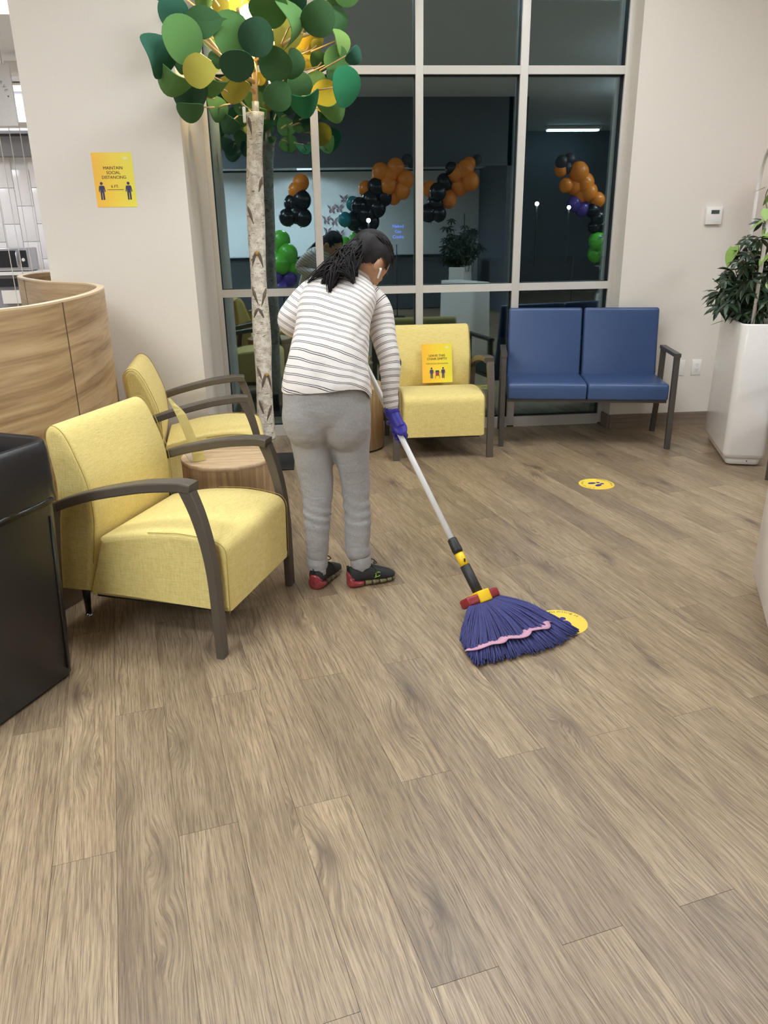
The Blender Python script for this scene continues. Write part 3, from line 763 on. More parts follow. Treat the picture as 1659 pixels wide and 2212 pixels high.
for i, (x, y, z, a, b, s) in enumerate([(-.06, -.14, .845, 3.4, .3, 1.1), (-.02, -.16, .81, 2.6, .9, 1), (.03, -.13, .83, 1.2, .4, 1), (-.06, -.19, .66, 3.6, .5, 1.15), (-.03, -.24, .615, 4.2, .9, 1), (-.02, -.24, .46, 3.9, .7, 1.0), (-.17, -.02, .50, 3.9, 1.1, 1.5), (.02, -.26, .30, 5.0, .8, .9), (-.15, .12, .03, 3.5, .2, 1.1), (-.06, -.26, .72, 4.6, 1.0, .9)]):
    o = h0 if i == 0 else mk('heart_leaf', hme, vine); o.location = Rz @ Vector((x, y, z)); o.rotation_euler = (.2, b, a+PR_); o.scale = [s*.8]*3
# ------------------------------------------------------------------ birch display tree
def bark():
    t = NT('birch_bark'); n1 = t.noise(t.coord(scale=(14, 14, 60)), 1, 4, .6); n2 = t.noise(t.coord(scale=(30, 30, 30)), 1, 3); n3 = t.noise(t.coord(scale=(160, 160, 160)), 1, 2)
    sp = t.noise(t.coord(scale=(22, 22, 95), loc=(3, 1, 2)), 1, 3, .6)
    zz = t.n('ShaderNodeSeparateXYZ'); t.l(t.coord(), zz.inputs[0])
    base = t.ramp(n2, [(.35, S(186, 174, 156)), (.6, S(226, 218, 204))])
    c = t.mix(t.ramp(sp, [(.60, 0.0), (.66, .85)]), base, S(92, 76, 64)); c = t.mix(t.ramp(n3, [(.56, 0.0), (.64, .5)]), c, S(140, 122, 104))
    t.set(c, .75); t.bump(n1, .3, .003); return t.mat
M['bark'] = bark(); M['scar'] = plain('dark_bark_scar', S(104, 90, 78), .9, 0, .25, 60); M['dowel'] = plain('pine_dowel', S(212, 178, 128), .5, 0, .06, 30)
M['knot'] = plain('cut_branch_end', S(166, 128, 62), .7)
TR = Vector((-.33, 5.13, 0))
tree = thing('display_tree', 'artificial birch tree with large round felt leaves before the window', 'artificial tree', TR)
m = MB(); m.box(TR+Vector((-.03, -.02, .006)), (.40, .40, .012), bev=.002); m.build('base_plate', M['black'], tree, TR)
tp = smooth_path([(-.340, 5.13, .165), (-.338, 5.13, .34), (-.327, 5.13, .70), (-.322, 5.13, 1.10), (-.313, 5.13, 1.5), (-.302, 5.13, 1.8), (-.272, 5.13, 2.148)], 8)
m = MB(); m.tube([(-.34, 5.13, .01), (-.34, 5.13, .18)], .028, 14); m.build('stand_post', M['black'], tree, TR)
m = MB(); rings = []
for i, p in enumerate(tp):
    r = .0565-.006*(p.z-.165)/2+.004*math.sin(p.z*9); rings.append([p+Vector((math.cos(2*PI*j/28), math.sin(2*PI*j/28), 0))*(r*(1+.04*noise.noise(Vector((math.cos(2*PI*j/28)*1.5, math.sin(2*PI*j/28)*1.5, p.z*5))))) for j in range(28)])
m.loft(rings, True); m.build('trunk', M['bark'], tree, TR)
def tpos(z):
    for a, b in zip(tp, tp[1:]):
        if a.z <= z <= b.z: return a+(b-a)*((z-a.z)/(b.z-a.z))
    return tp[-1]
def scar(z, th, w_, h_, kn=False, one=0):
    """chevron shaped bark fold, raised from the trunk"""
    m = MB()
    for s in ((-1, 1) if not one else (one,)):
        P = []; rad = []
        for i in range(7):
            t = i/6; zz = z-h_*t**1.3; a = th+s*w_*t; c = tpos(zz); r = .0535-.006*(zz-.165)/2+.004*math.sin(zz*9)
            P.append(c+Vector((math.cos(a), math.sin(a), 0))*r); P[-1].z = zz; rad.append(.004+.009*math.sin(PI*min(1, t*1.1))*(.6+.8*abs(noise.noise(Vector((z*9, t*5, s))))))
        m.tube(P, rad, 6)
    o = m.build('bark_scar', M['scar'], tree, TR)
    if kn:
        c = tpos(z-.012)+Vector((math.cos(th), math.sin(th), 0))*.054; c.z = z-.014
        m = MB(); m.ball(c, (.012, .010, .014), 10, 8); m.build('branch_knot', M['knot'], tree, TR)
for a in ((1.375, -1.57, .75, .10, True), (.62, -1.15, .75, .12, True), (1.63, -2.5, .7, .10, False, 1), (1.80, -.35, -.7, .09, False, 1), (1.16, -2.6, .9, .11, False, 1), (1.15, -.45, -.9, .11, False, 1), (1.03, -1.75, .6, .06), (.66, -2.45, .7, .09, False, 1), (.44, -2.3, .6, .09, False, 1), (.40, -.55, -.8, .10, False, 1), (2.12, -2.4, .5, .10, False, 1)): scar(*a)
pole = [Vector(p) for p in ((-.270, 5.13, 2.14), (-.262, 5.13, 2.35), (-.258, 5.13, 2.50), (-.252, 5.13, 2.95))]
m = MB(); m.tube(pole, .0175, 16); m.build('pole', M['dowel'], tree, TR)
m = MB(); m.tube([(-.2705, 5.13, 2.145), (-.268, 5.13, 2.205)], .0205, 16); m.build('collar', M['alu'], tree, TR)
m = MB(); m.box((-.335, 5.09, 2.13), (.018, .03, .085), bev=.005); m.build('connector_box', M['white_matte'], tree, TR)
def felt(name, col):
    t = NT(name); n = t.noise(t.coord(scale=(220, 220, 220)), 1, 2); c = S(*col)
    tr = t.n('ShaderNodeBsdfTranslucent'); tr.inputs[0].default_value = tuple(min(1, q*1.3) for q in c[:3])+(1,)
    t.set(t.mix(n, tuple(q*.9 for q in c[:3])+(1,), tuple(min(1, q*1.08) for q in c[:3])+(1,)), .9)
    mx = t.n('ShaderNodeMixShader'); mx.inputs[0].default_value = .10; t.l(t.b.outputs[0], mx.inputs[1]); t.l(tr.outputs[0], mx.inputs[2]); t.l(mx.outputs[0], t.out.inputs[0]); return t.mat
FC = {'T': felt('felt_teal', (50, 104, 82)), 'D': felt('felt_dark_green', (66, 108, 62)), 'K': felt('felt_forest', (48, 88, 62)), 'G': felt('felt_green', (96, 142, 76)), 'L': felt('felt_light_green', (140, 178, 92)), 'O': felt('felt_olive', (172, 164, 66)), 'Y': felt('felt_yellow_and_lit', (232, 200, 58)), 'E': felt('felt_emerald', (34, 120, 78))}
# camera axes, used once to lay the leaf faces out in the room
_fw = Vector((.0823, .9353, -.3439)); _rt = Vector((.9961, -.0877, 0)); _upv = _rt.cross(_fw)
def at(px, py, Y):
    x = (px-829.5)/1660; y = -(py-1106)/1660; cr, sr = math.cos(-.016938), math.sin(-.016938)
    r2 = cr*_rt+sr*_upv; u2 = -sr*_rt+cr*_upv; d = _fw+x*r2+y*u2; return Vector((0, 0, 1.48))+d*(Y/d.y)
def leaf_outline(shape, n=26):
    P = []
    for i in range(n):
        a = 2*PI*i/n; r = 1.0; x, y = math.cos(a), math.sin(a)
        if shape == 't':   # drop with a point at +x
            x = math.cos(a); y = math.sin(a)*(1-.42*max(0, x))
            if abs(a) < 1e-6: x = 1.22
            elif x > .75: y *= .72
        if shape == 'b':   # bean
            y -= .18*(1-x*x)*1.0-.1
        P.append(Vector((x, y)))
    return P
_lr = random.Random(21)
def leaf(px, py, w_, h_, col, Y, roll=0, shape='o', bend=.25, tilt=0):
    bend *= _lr.uniform(1.0, 2.3); w_ *= 1.05; h_ *= 1.05; tw = _lr.uniform(-.35, .35); roll += _lr.uniform(-14, 14)*(min(w_, h_)/max(w_, h_) > .85)
    """w_/h_: picture size of the leaf in pixels; the thin side is a real round leaf turned away"""
    c = at(px, py, Y); k = (c-Vector((0, 0, 1.48))).dot(_fw)/1660; L = max(w_, h_)/2*k; q = min(w_, h_)/max(w_, h_)
    ph = math.acos(max(.25, q)) if shape != 't' or q < .6 else 0; W_ = L if shape != 't' or q < .6 else L*q
    rl = math.radians(roll)+(PI/2 if h_ > w_ else 0)
    vw = (c-Vector((0, 0, 1.48))).normalized(); rx = vw.cross(Vector((0, 0, 1))).normalized(); uy = rx.cross(vw)
    a = rx*math.cos(rl)+uy*math.sin(rl); b0 = -rx*math.sin(rl)+uy*math.cos(rl); b = b0*math.cos(ph)-vw*math.sin(ph)*(1 if tilt >= 0 else -1)
    n = a.cross(b)
    O = leaf_outline(shape); th = .0022; m = MB()
    def pt(x, y, z): return a*(x*L)+b*(y*W_)+n*(z-bend*L*(x*x)*.9+tw*L*x*y)
    for s in (1, -1):
        V = [pt(0, 0, s*th)]; F = []; N = len(O); R = (.45, .8, 1.0)
        for r in R: V += [pt(p.x*r, p.y*r, s*th) for p in O]
        for j in range(N):
            k2 = (j+1) % N; F.append((0, 1+j, 1+k2))
            for i in range(2): F.append((1+i*N+j, 1+(i+1)*N+j, 1+(i+1)*N+k2, 1+i*N+k2))
        m.add(V, F, 0, True)
    m.add([pt(p.x, p.y, th) for p in O]+[pt(p.x, p.y, -th) for p in O], [(j, (j+1) % len(O), len(O)+(j+1) % len(O), len(O)+j) for j in range(len(O))])
    o = m.build('leaf', FC[col], tree); o.location = c-TR
    # stem rod from the leaf back to its branch
    z = min(max(c.z-.12, 2.26), 2.9); pc = Vector((-.264, 5.13, z)); e = pc-c; sd = n if e.dot(n) > 0 else -n; e2 = c+e*.34+Vector((0, 0, -.01))
    m = MB(); m.tube([sd*.004, sd*.03+e*.06, e2-c], .0045, 7); m.build('leaf_stem', M['dowel'], o)
    return c
LEAVES = [  # px, py, w, h, colour, depth, roll, shape, bend
 (375, 26, 62, 66, 'T', 4.62, 20, 'o', .2), (396, 85, 80, 92, 'G', 4.42, 0, 'o', .12), (440, 47, 82, 62, 'D', 4.50, 8, 't', .15),
 (500, 75, 74, 88, 'G', 4.60, 0, 'o', .15), (553, 81, 74, 72, 'K', 4.50, 0, 'o', .15), (580, 24, 82, 62, 'G', 4.55, 0, 'o', .2), (622, 58, 62, 92, 'O', 4.85, 10, 'o', .2),
 (643, 50, 30, 92, 'G', 4.55, 4, 'o', .5), (687, 42, 72, 66, 'D', 4.58, 0, 'o', .15), (734, 46, 34, 58, 'D', 4.95, 10, 'o', .3), (738, 82, 26, 62, 'L', 4.9, 28, 't', .4),
 (351, 116, 62, 84, 'T', 4.45, 14, 'b', .45), (432, 153, 70, 66, 'O', 4.42, -8, 't', .12), (373, 185, 76, 44, 'G', 4.5, -22, 'o', .6), (412, 216, 74, 58, 'K', 4.66, 0, 'o', .4), (412, 245, 56, 36, 'D', 4.62, 0, 'o', .3),
 (512, 143, 72, 58, 'K', 4.55, 0, 'o', .2), (595, 140, 70, 64, 'D', 4.62, -25, 'o', .2), (640, 140, 36, 58, 'D', 4.75, -12, 'o', .3), (508, 196, 64, 48, 'O', 5.0, 0, 'o', .3), (600, 209, 60, 56, 'D', 4.7, 10, 'o', .3),
 (648, 184, 52, 54, 'D', 5.05, 0, 'o', .2), (661, 232, 68, 40, 'E', 4.75, 12, 'o', .6), (704, 208, 62, 62, 'Y', 5.0, 0, 'o', .2), (749, 188, 56, 78, 'E', 4.62, -6, 'o', .15), (724, 246, 60, 34, 'G', 4.9, 18, 'b', .5),
 (728, 130, 56, 54, 'G', 4.9, -30, 't', .3), (767, 122, 28, 38, 'T', 4.8, -38, 'o', .3), (472, 232, 38, 52, 'D', 5.1, 20, 'o', .3), (494, 272, 42, 34, 'K', 5.15, -35, 'o', .4), (456, 192, 64, 36, 'G', 4.72, -14, 't', .4),
 (467, 130, 34, 36, 'D', 4.9, 0, 'o', .2), (478, 96, 44, 44, 'L', 5.2, 20, 'o', .3), (668, 96, 60, 36, 'Y', 5.2, 0, 'o', .2), (632, 118, 40, 52, 'Y', 5.1, 20, 'o', .4), (516, 14, 44, 34, 'Y', 5.1, 0, 'o', .2),  # last two yellow leaves: glow of the bulb put into the felt colour
 (476, 12, 36, 32, 'O', 4.9, 0, 'o', .2), (440, 8, 36, 28, 'G', 4.8, 0, 'o', .2), (694, 134, 46, 36, 'D', 5.2, 0, 'o', .3), (686, 174, 34, 40, 'L', 5.2, 20, 'o', .3), (662, 128, 40, 44, 'Y', 5.3, -20, 'o', .4),
 (548, 216, 40, 34, 'G', 5.3, 0, 'o', .3), (612, 172, 48, 36, 'D', 5.3, 0, 'o', .3), (684, 98, 24, 22, 'O', 5.0, 0, 'o', .2), (524, 262, 26, 22, 'D', 5.2, 0, 'o', .3), (566, 245, 22, 18, 'G', 5.2, 0, 'o', .3),
 (722, 168, 30, 40, 'D', 5.25, 0, 'o', .3), (456, 80, 40, 40, 'G', 5.2, 0, 'o', .3), (640, 6, 44, 30, 'T', 4.7, 0, 'o', .2), (715, 10, 50, 34, 'D', 5.1, 0, 'o', .2),
 (395, 130, 40, 50, 'D', 5.0-.4, 15, 'o', .3), (538, 120, 30, 34, 'L', 5.35, 0, 'o', .3), (588, 100, 34, 30, 'O', 5.3, 0, 'o', .3), (600, 60, 34, 40, 'Y', 5.3, 0, 'o', .3), (496, 36, 34, 36, 'L', 5.3, 0, 'o', .3), (560, 170, 30, 24, 'Y', 5.35, 0, 'o', .3),
 (350, -34, 66, 60, 'G', 4.6, 0, 'o', .2), (430, -40, 70, 60, 'D', 4.5, 0, 'o', .2), (510, -46, 74, 64, 'G', 4.5, 0, 'o', .2), (600, -44, 74, 62, 'T', 4.55, 0, 'o', .2), (690, -42, 70, 60, 'D', 4.7, 0, 'o', .2), (750, -20, 56, 58, 'G', 4.9, 0, 'o', .2)]
br = [(-.62, 4.62, 2.62), (-.50, 4.72, 2.44), (-.30, 4.60, 2.55), (.02, 4.70, 2.45), (.18, 4.86, 2.50), (.10, 5.0, 2.62), (-.44, 5.15, 2.33), (-.1, 5.05, 2.40), (-.66, 4.66, 2.36), (.02, 4.72, 2.72)]
for i, p in enumerate(br):
    z = 2.24+.06*i; m = MB(); a = Vector((-.262, 5.13, z)); p = Vector(p); p.z = max(p.z, z+.05)
    m.tube([a, a+(p-a)*.5+Vector((0, 0, -.01)), p], [.011, .010, .0085], 8); m.build('branch', M['dowel'], tree, TR)
for q in LEAVES: leaf(*q)
bc = at(536, 30, 5.02); m = MB(); m.ball(bc, .046, 16, 12); m.build('bulb', emit('warm_bulb', (1, .84, .5, 1), 30), tree, TR)
l = bpy.data.lights.new('tree_bulb', 'POINT'); l.energy = 14; l.color = (1, .78, .42); l.shadow_soft_size = .045
o = bpy.data.objects.new('tree_bulb_light', l); COL.objects.link(o); o.location = bc+Vector((0, -.02, -.07))
# ------------------------------------------------------------------ mop
MA = Vector((.635, 2.79, .066)); MBp = Vector((.334, 3.25, .702)); HD = (MBp-MA).normalized(); MO = Vector((.70, 2.65, 0))
mop = thing('wet_mop', 'blue string mop with white handle held by the person', 'mop', MO)
M['mop_blue'] = plain('blue_mop_yarn', S(66, 67, 116), .95, 0, .35, 130); M['mop_pink'] = plain('pink_band', S(206, 156, 176), .9); M['mop_red'] = plain('red_plastic', S(142, 38, 44), .4); M['mop_yellow'] = plain('yellow_plastic', S(246, 198, 22), .4); M['grip'] = plain('black_rubber', S(40, 38, 36), .55); M['handle'] = plain('white_handle', S(246, 244, 242), .25)
X = lambda d: MA+HD*d
m = MB(); m.tube([X(.20), X(1.50)], .0125, 14); m.ball(X(1.50), .0135, 12, 8); m.build('handle', M['handle'], mop, MO)
m = MB(); m.tube([X(.268), X(.262), X(.215), X(.200)], [.0150, .0195, .0225, .020], 14); m.build('locking_collar', M['grip'], mop, MO)
m = MB(); m.tube([X(.203), X(.135)], .0185, 14); m.build('yellow_sleeve', M['mop_yellow'], mop, MO)
m = MB(); m.box(X(.165)+Vector((.006, -.018, .004)), (.006, .006, .024)); m.build('latch', M['grip'], mop, MO)
m = MB(); m.tube([X(.142), X(.005)], .0215, 14); m.build('grip', M['grip'], mop, MO)
ca, cb_ = Vector((.560, 2.745, .050)), Vector((.708, 2.833, .050)); cd_ = (cb_-ca).normalized(); cn = Vector((-cd_.y, cd_.x, 0)); ang = math.atan2(cd_.y, cd_.x)
Rc = Matrix.Rotation(ang, 3, 'Z') @ Matrix.Rotation(math.radians(-38), 3, 'X')
m = MB(); m.box((ca+cb_)/2+Vector((0, 0, .008)), (.170, .066, .040), Rc, bev=.010); m.build('clamp_bar', M['mop_red'], mop, MO)
m = MB(); m.box((ca+cb_)/2+Vector((.002, .0, .012)), (.062, .074, .050), Rc, bev=.006); m.build('clamp_yoke', M['mop_yellow'], mop, MO)
EC = smooth_path([(.545, 2.64, 0), (.508, 2.54, 0), (.515, 2.44, 0), (.535, 2.365, 0), (.62, 2.378, 0), (.72, 2.405, 0), (.80, 2.430, 0), (.875, 2.470, 0), (.935, 2.520, 0), (.968, 2.560, 0), (.930, 2.598, 0)], 8)
def ec(s):
    x = s*(len(EC)-1); i = min(int(x), len(EC)-2); return EC[i]+(EC[i+1]-EC[i])*(x-i)
m = MB(); r2 = random.Random(3)
for k in range(560):
    s = r2.random(); lay = r2.random(); a = ca+(cb_-ca)*(s*.94+.03)-cn*.028; e = ec(min(1, max(0, s+r2.uniform(-.03, .03))))
    e = e+(e-a)*r2.uniform(-.09, .02); e.z = .006+.014*lay; P = []
    for i in range(8):
        t = i/7; p = a+(e-a)*t; p.z = (.048+.008*lay)*(1-t)**1.6+(.008+.030*lay)*math.sin(PI*t)*.9+e.z*t+.002
        p += Vector((noise.noise(Vector((k*3.1, t*4, 0))), noise.noise(Vector((k*3.1, t*4, 9))), 0))*.010*t; P.append(p)
    m.tube(P, [.0036]*7+[.0026], 4)
o = m.build('yarn', M['mop_blue'], mop, MO); o['kind'] = 'stuff'
bp = smooth_path([(.512, 2.446, .028), (.545, 2.432, .040), (.60, 2.450, .047), (.640, 2.452, .049), (.665, 2.478, .050), (.72, 2.482, .048), (.745, 2.494, .049), (.765, 2.525, .049), (.815, 2.540, .047), (.838, 2.545, .046), (.845, 2.590, .046), (.885, 2.606, .034)], 5)
m = MB(); rings = []
for i, p in enumerate(bp):
    d = (bp[min(i+1, len(bp)-1)]-bp[max(0, i-1)]).normalized(); n = Vector((-d.y, d.x, -.25)).normalized(); rings.append([p+n*.019, p-n*.019, p-n*.019-Vector((0, 0, .004)), p+n*.019-Vector((0, 0, .004))])
m.loft(rings); m.build('stitched_band', M['mop_pink'], mop, MO)
# ------------------------------------------------------------------ the person
PO = Vector((.05, 3.14, 0))
def remesh(mb, vox, smooth_it=6, fac=.5, name='tmp'):
    me = bpy.data.meshes.new(name); me.from_pydata([tuple(p) for p in mb.v], [], mb.f); me.update()
    bm = bmesh.new(); bm.from_mesh(me); bmesh.ops.recalc_face_normals(bm, faces=bm.faces[:]); bm.to_mesh(me); bm.free()
    o = bpy.data.objects.new(name, me); COL.objects.link(o)
    r = o.modifiers.new('r', 'REMESH'); r.mode = 'VOXEL'; r.voxel_size = vox
    s = o.modifiers.new('s', 'SMOOTH'); s.iterations = smooth_it; s.factor = fac
    bpy.context.view_layer.update(); dg = bpy.context.evaluated_depsgraph_get()
    out = bpy.data.meshes.new_from_object(o.evaluated_get(dg)); bpy.data.objects.remove(o)
    out.polygons.foreach_set('use_smooth', [True]*len(out.polygons)); return out
def skin_mat():
    t = NT('tan_skin'); n = t.noise(t.coord(scale=(60, 60, 60)), 1, 3)
    t.set(t.mix(n, S(184, 136, 102), S(206, 158, 122)), .5); t.b.inputs['Subsurface Weight'].default_value = .06; return t.mat
M['skin'] = skin_mat(); M['hair'] = plain('black_hair', S(30, 25, 25), .62, 0, .3, 200, Specular_IOR_Level=.25)
def shirt_mat():
    t = NT('white_pinstripe_jersey'); a = t.n('ShaderNodeAttribute', attribute_name='s'); f = t.math('FRACT', t.math('MULTIPLY', a.outputs['Fac'], 1/.0262))
    w1 = t.math('LESS_THAN', t.math('ABSOLUTE', t.math('SUBTRACT', f, .30)), .042); w2 = t.math('LESS_THAN', t.math('ABSOLUTE', t.math('SUBTRACT', f, .50)), .042)
    k = t.math('MAXIMUM', w1, w2); n = t.noise(t.coord(scale=(9, 9, 9)), 1, 3); n2 = t.noise(t.coord(scale=(25, 25, 60)), 1, 2)
    t.set(t.mix(k, S(236, 228, 222), S(74, 70, 72)), .85); t.bump(t.math('ADD', n, t.math('MULTIPLY', n2, .3)), .45, .012); return t.mat
def sweat_mat():
    t = NT('grey_heather_fleece'); n = t.noise(t.coord(scale=(420, 420, 90)), 1, 3); b = t.noise(t.coord(scale=(16, 16, 34)), 1, 3, .5, .6)
    t.set(t.mix(n, S(138, 134, 132), S(176, 172, 169)), .95); t.bump(b, .45, .010); return t.mat
M['shirt'] = shirt_mat(); M['sweat'] = sweat_mat(); M['cuff'] = plain('grey_sock', S(178, 174, 170), .9)
M['glove'] = plain('blue_nitrile', S(58, 52, 152), .42, 0, .12, 60); M['shoe'] = plain('black_knit_shoe', S(36, 35, 36), .75, 0, .2, 200)
M['sole'] = plain('olive_air_sole', S(112, 104, 72), .25, 0, .15, 40); M['heel'] = plain('red_clear_heel', S(160, 62, 66), .14, 0, .12, 30, Transmission_Weight=.25)
HC = Vector((.258, 3.425, 1.370)); HS = 1.07; HF = Vector((.60, .46, -.60)).normalized(); HR = HF.cross(Vector((0, 0, 1))).normalized(); HU = HR.cross(HF)
HM = Matrix((HR, HF, HU)).transposed()
hp = lambda x, y, z: HC+(HR*x+HF*y+HU*z)*HS
Lleg = [(-.048, 3.128, .83, .080), (-.046, 3.128, .784, .084), (-.034, 3.130, .713, .085), (-.019, 3.130, .605, .081), (-.011, 3.130, .488, .073), (-.010, 3.120, .398, .064), (-.015, 3.110, .330, .060), (-.017, 3.11, .27, .056), (-.019, 3.110, .207, .051), (-.023, 3.118, .135, .047)]
Rleg = [(.130, 3.128, .83, .080), (.132, 3.130, .777, .092), (.136, 3.130, .702, .090), (.142, 3.130, .606, .078), (.153, 3.140, .500, .064), (.157, 3.140, .406, .058), (.161, 3.138, .323, .060), (.158, 3.130, .264, .059), (.154, 3.122, .190, .053), (.160, 3.118, .150, .057), (.166, 3.114, .125, .046)]
TOR = [((.047, 3.115, .872), .184, .132, -.02), ((.048, 3.118, .893), .182, .132, -.03), ((.051, 3.130, .942), .172, .124, -.05), ((.061, 3.150, .999), .159, .116, -.08), ((.079, 3.200, 1.071), .154, .112, -.12), ((.092, 3.250, 1.140), .154, .112, -.16), ((.110, 3.298, 1.195), .156, .110, -.20), ((.130, 3.340, 1.240), .150, .098, -.23), ((.148, 3.370, 1.272), .128, .080, -.25), ((.170, 3.392, 1.298), .090, .062, -.25), ((.190, 3.405, 1.312), .060, .050, -.24), ((.196, 3.410, 1.316), .054, .046, -.24)]
RS = [(.235, 3.372, 1.212, .066), (.268, 3.366, 1.188, .062), (.288, 3.358, 1.152, .060), (.298, 3.335, 1.091, .0575), (.307, 3.300, 1.033, .0515), (.322, 3.272, .965, .0455), (.323, 3.258, .911, .0435), (.321, 3.248, .855, .038), (.322, 3.243, .800, .033), (.325, 3.240, .752, .030)]
LS = [(.050, 3.380, 1.250, .064), (.012, 3.374, 1.236, .060), (-.028, 3.352, 1.210, .055), (-.068, 3.320, 1.174, .050), (-.092, 3.300, 1.142, .048), (-.082, 3.312, 1.112, .046), (-.030, 3.365, 1.092, .042), (.030, 3.430, 1.085, .037), (.082, 3.485, 1.085, .032)]
# body: one continuous skin surface under the clothes
m = MB()
tube4 = lambda P, k, n=14: m.tube([p[:3] for p in P], [p[3]*k for p in P], n)
m.loft([[Vector(c)+Vector((1, -.15, t)).normalized()*a*.82*math.cos(2*PI*j/24)+Vector((.15, .95, -.3)).normalized()*b*.82*math.sin(2*PI*j/24) for j in range(24)] for c, a, b, t in TOR])
m.ball((.045, 3.13, .87), (.125, .075, .11))
tube4(Lleg, .70); tube4(Rleg, .70); tube4(RS, .78); tube4(LS, .78)
m.tube([(-.023, 3.118, .16), (-.022, 3.115, .06)], [.036, .032], 12); m.tube([(-.034, 3.095, .045), (.015, 3.19, .038)], [.024, .020], 12)
m.tube([(.166, 3.114, .16), (.155, 3.11, .06)], [.036, .032], 12); m.tube([(.130, 3.097, .045), (.225, 3.127, .038)], [.024, .020], 12)
m.tube([(.180, 3.385, 1.285), (.205, 3.402, 1.318), hp(0, -.02, -.055)], [.054, .048, .046], 14)
m.ball(HC, (.079, .099, .102), 20, 14, 0, HM); m.ball(hp(0, .034, -.052), (.055, .056, .062), 16, 12, 0, HM); m.ball(hp(0, .092, -.028), (.011, .014, .020), 10, 8, 0, HM); m.ball(hp(0, .068, -.096), (.022, .020, .016), 10, 8, 0, HM)
for s in (-1, 1):
    m.ball(hp(s*.078, -.008, -.030), (.009, .020, .033), 12, 10, 0, HM)
me = remesh(m, .0075, 3); me.materials.append(M['skin'])
for v in me.vertices: v.co -= PO
person = mk('person', me, None, PO); tag(person, 'person in white striped top and grey sweatpants bending over a mop', 'person')
P_ = lambda mb, name, mat, par=None: mb.build(name, mat, par or person, PO)
m = MB()
for s in (-1, 1): m = MB(); m.ball(hp(s*.030, .083, -.012), (.011, .008, .008), 10, 8, 0, HM); P_(m, 'eye', M['ink'])
m = MB(); m.ball(hp(0, .094, -.070), (.020, .006, .006), 12, 8, 0, HM); P_(m, 'mouth', M['ink_red'])
# top with double pinstripes, sleeves as sub-parts
def sattr(o, vals):
    a = o.data.attributes.new('s', 'FLOAT', 'POINT')
    for i, v in enumerate(vals): a.data[i].value = v
def cr(P, k):  # dense interpolation of tuples
    out = []; n = len(P)
    for i in range(n-1):
        a, b, c, d = P[max(i-1, 0)], P[i], P[i+1], P[min(i+2, n-1)]
        for j in range(k):
            t = j/k; out.append([.5*(2*y+(z-x)*t+(2*x-5*y+4*z-w_)*t*t+(3*y-x-3*z+w_)*t**3) for x, y, z, w_ in zip(a, b, c, d)])
    out.append(list(P[-1])); return out
T = cr([(*c, a, b, t) for c, a, b, t in TOR], 5); rings = []; sv = []; s_ = 0; N = 56
for i, (x, y, z, a, b, tl) in enumerate(T):
    c = Vector((x, y, z)); lat = Vector((1, -.15, tl)).normalized(); q = Vector(T[min(i+1, len(T)-1)][:3])-Vector(T[max(i-1, 0)][:3]); q.normalize()
    dep = q.cross(lat).normalized(); f = min(1, max(0, (z-.87)/.42)); D = (dep*.8+Vector((.12, .9, 0))*.2).normalized()
    if i: s_ += (c-Vector(T[i-1][:3])).length
    ring = []
    for j in range(N):
        th = 2*PI*j/N; cx, sx = math.cos(th), math.sin(th); e = .86
        p = c+lat*(a*math.copysign(abs(cx)**e, cx))+D*(b*math.copysign(abs(sx)**e, sx))
        low = max(0, 1-i/14); p.z += low*(.018*math.exp(-((th-5.35)/.55)**2)-.030*math.exp(-(min(th, 2*PI-th)/.35)**2)-.006*math.exp(-((th-3.9)/.6)**2))
        nrm = (p-c).normalized(); u = th*3+z*6
        k = .0075*noise.noise(Vector((cx*2.2+z*2, sx*2.2, z*9-cx*3)))*(1.2-f*.6)+.010*max(0, noise.noise(Vector((cx*1.5, sx*1.5+4, z*26+cx*7))))*max(0, 1-abs(z-.95)/.10)
        ring.append(p+nrm*k); sv.append(s_+.17*(p.x-c.x)+.004*noise.noise(Vector((cx*2, sx*2, z*8))))
    rings.append(ring)
m = MB(); m.loft(rings, False); shirt = P_(m, 'striped_top', M['shirt']); sattr(shirt, sv)
md = shirt.modifiers.new('thick', 'SOLIDIFY'); md.thickness = .002; md.offset = -1
def sleeve(P, ph, seed, proj=None):
    T = cr(P, 6); pts = [Vector(t[:3]) for t in T]; R = []; s = 0; sv = []; n = 22
    for i, t in enumerate(T):
        if i: s += (pts[i]-pts[i-1]).length
        R.append(t[3]*(1+.05*math.sin(s*95+seed)*min(1, max(0, (s-.22)/.15))+.02*noise.noise(Vector((s*30, seed, 0)))))
        sv += [ph+s+.006*math.sin(2*PI*j/n+seed) for j in range(n)]
    m = MB(); m.tube(pts, R, n, 0, False)
    if proj: sv = [ph+(Vector(v)-pts[0]).dot(Vector(proj).normalized()) for v in m.v]
    o = P_(m, 'sleeve', M['shirt'], shirt); sattr(o, sv); d = o.modifiers.new('thick', 'SOLIDIFY'); d.thickness = .002; d.offset = -1
sleeve(RS, .010, 1); sleeve(LS, .002, 2, (-.42, -.02, -.62))
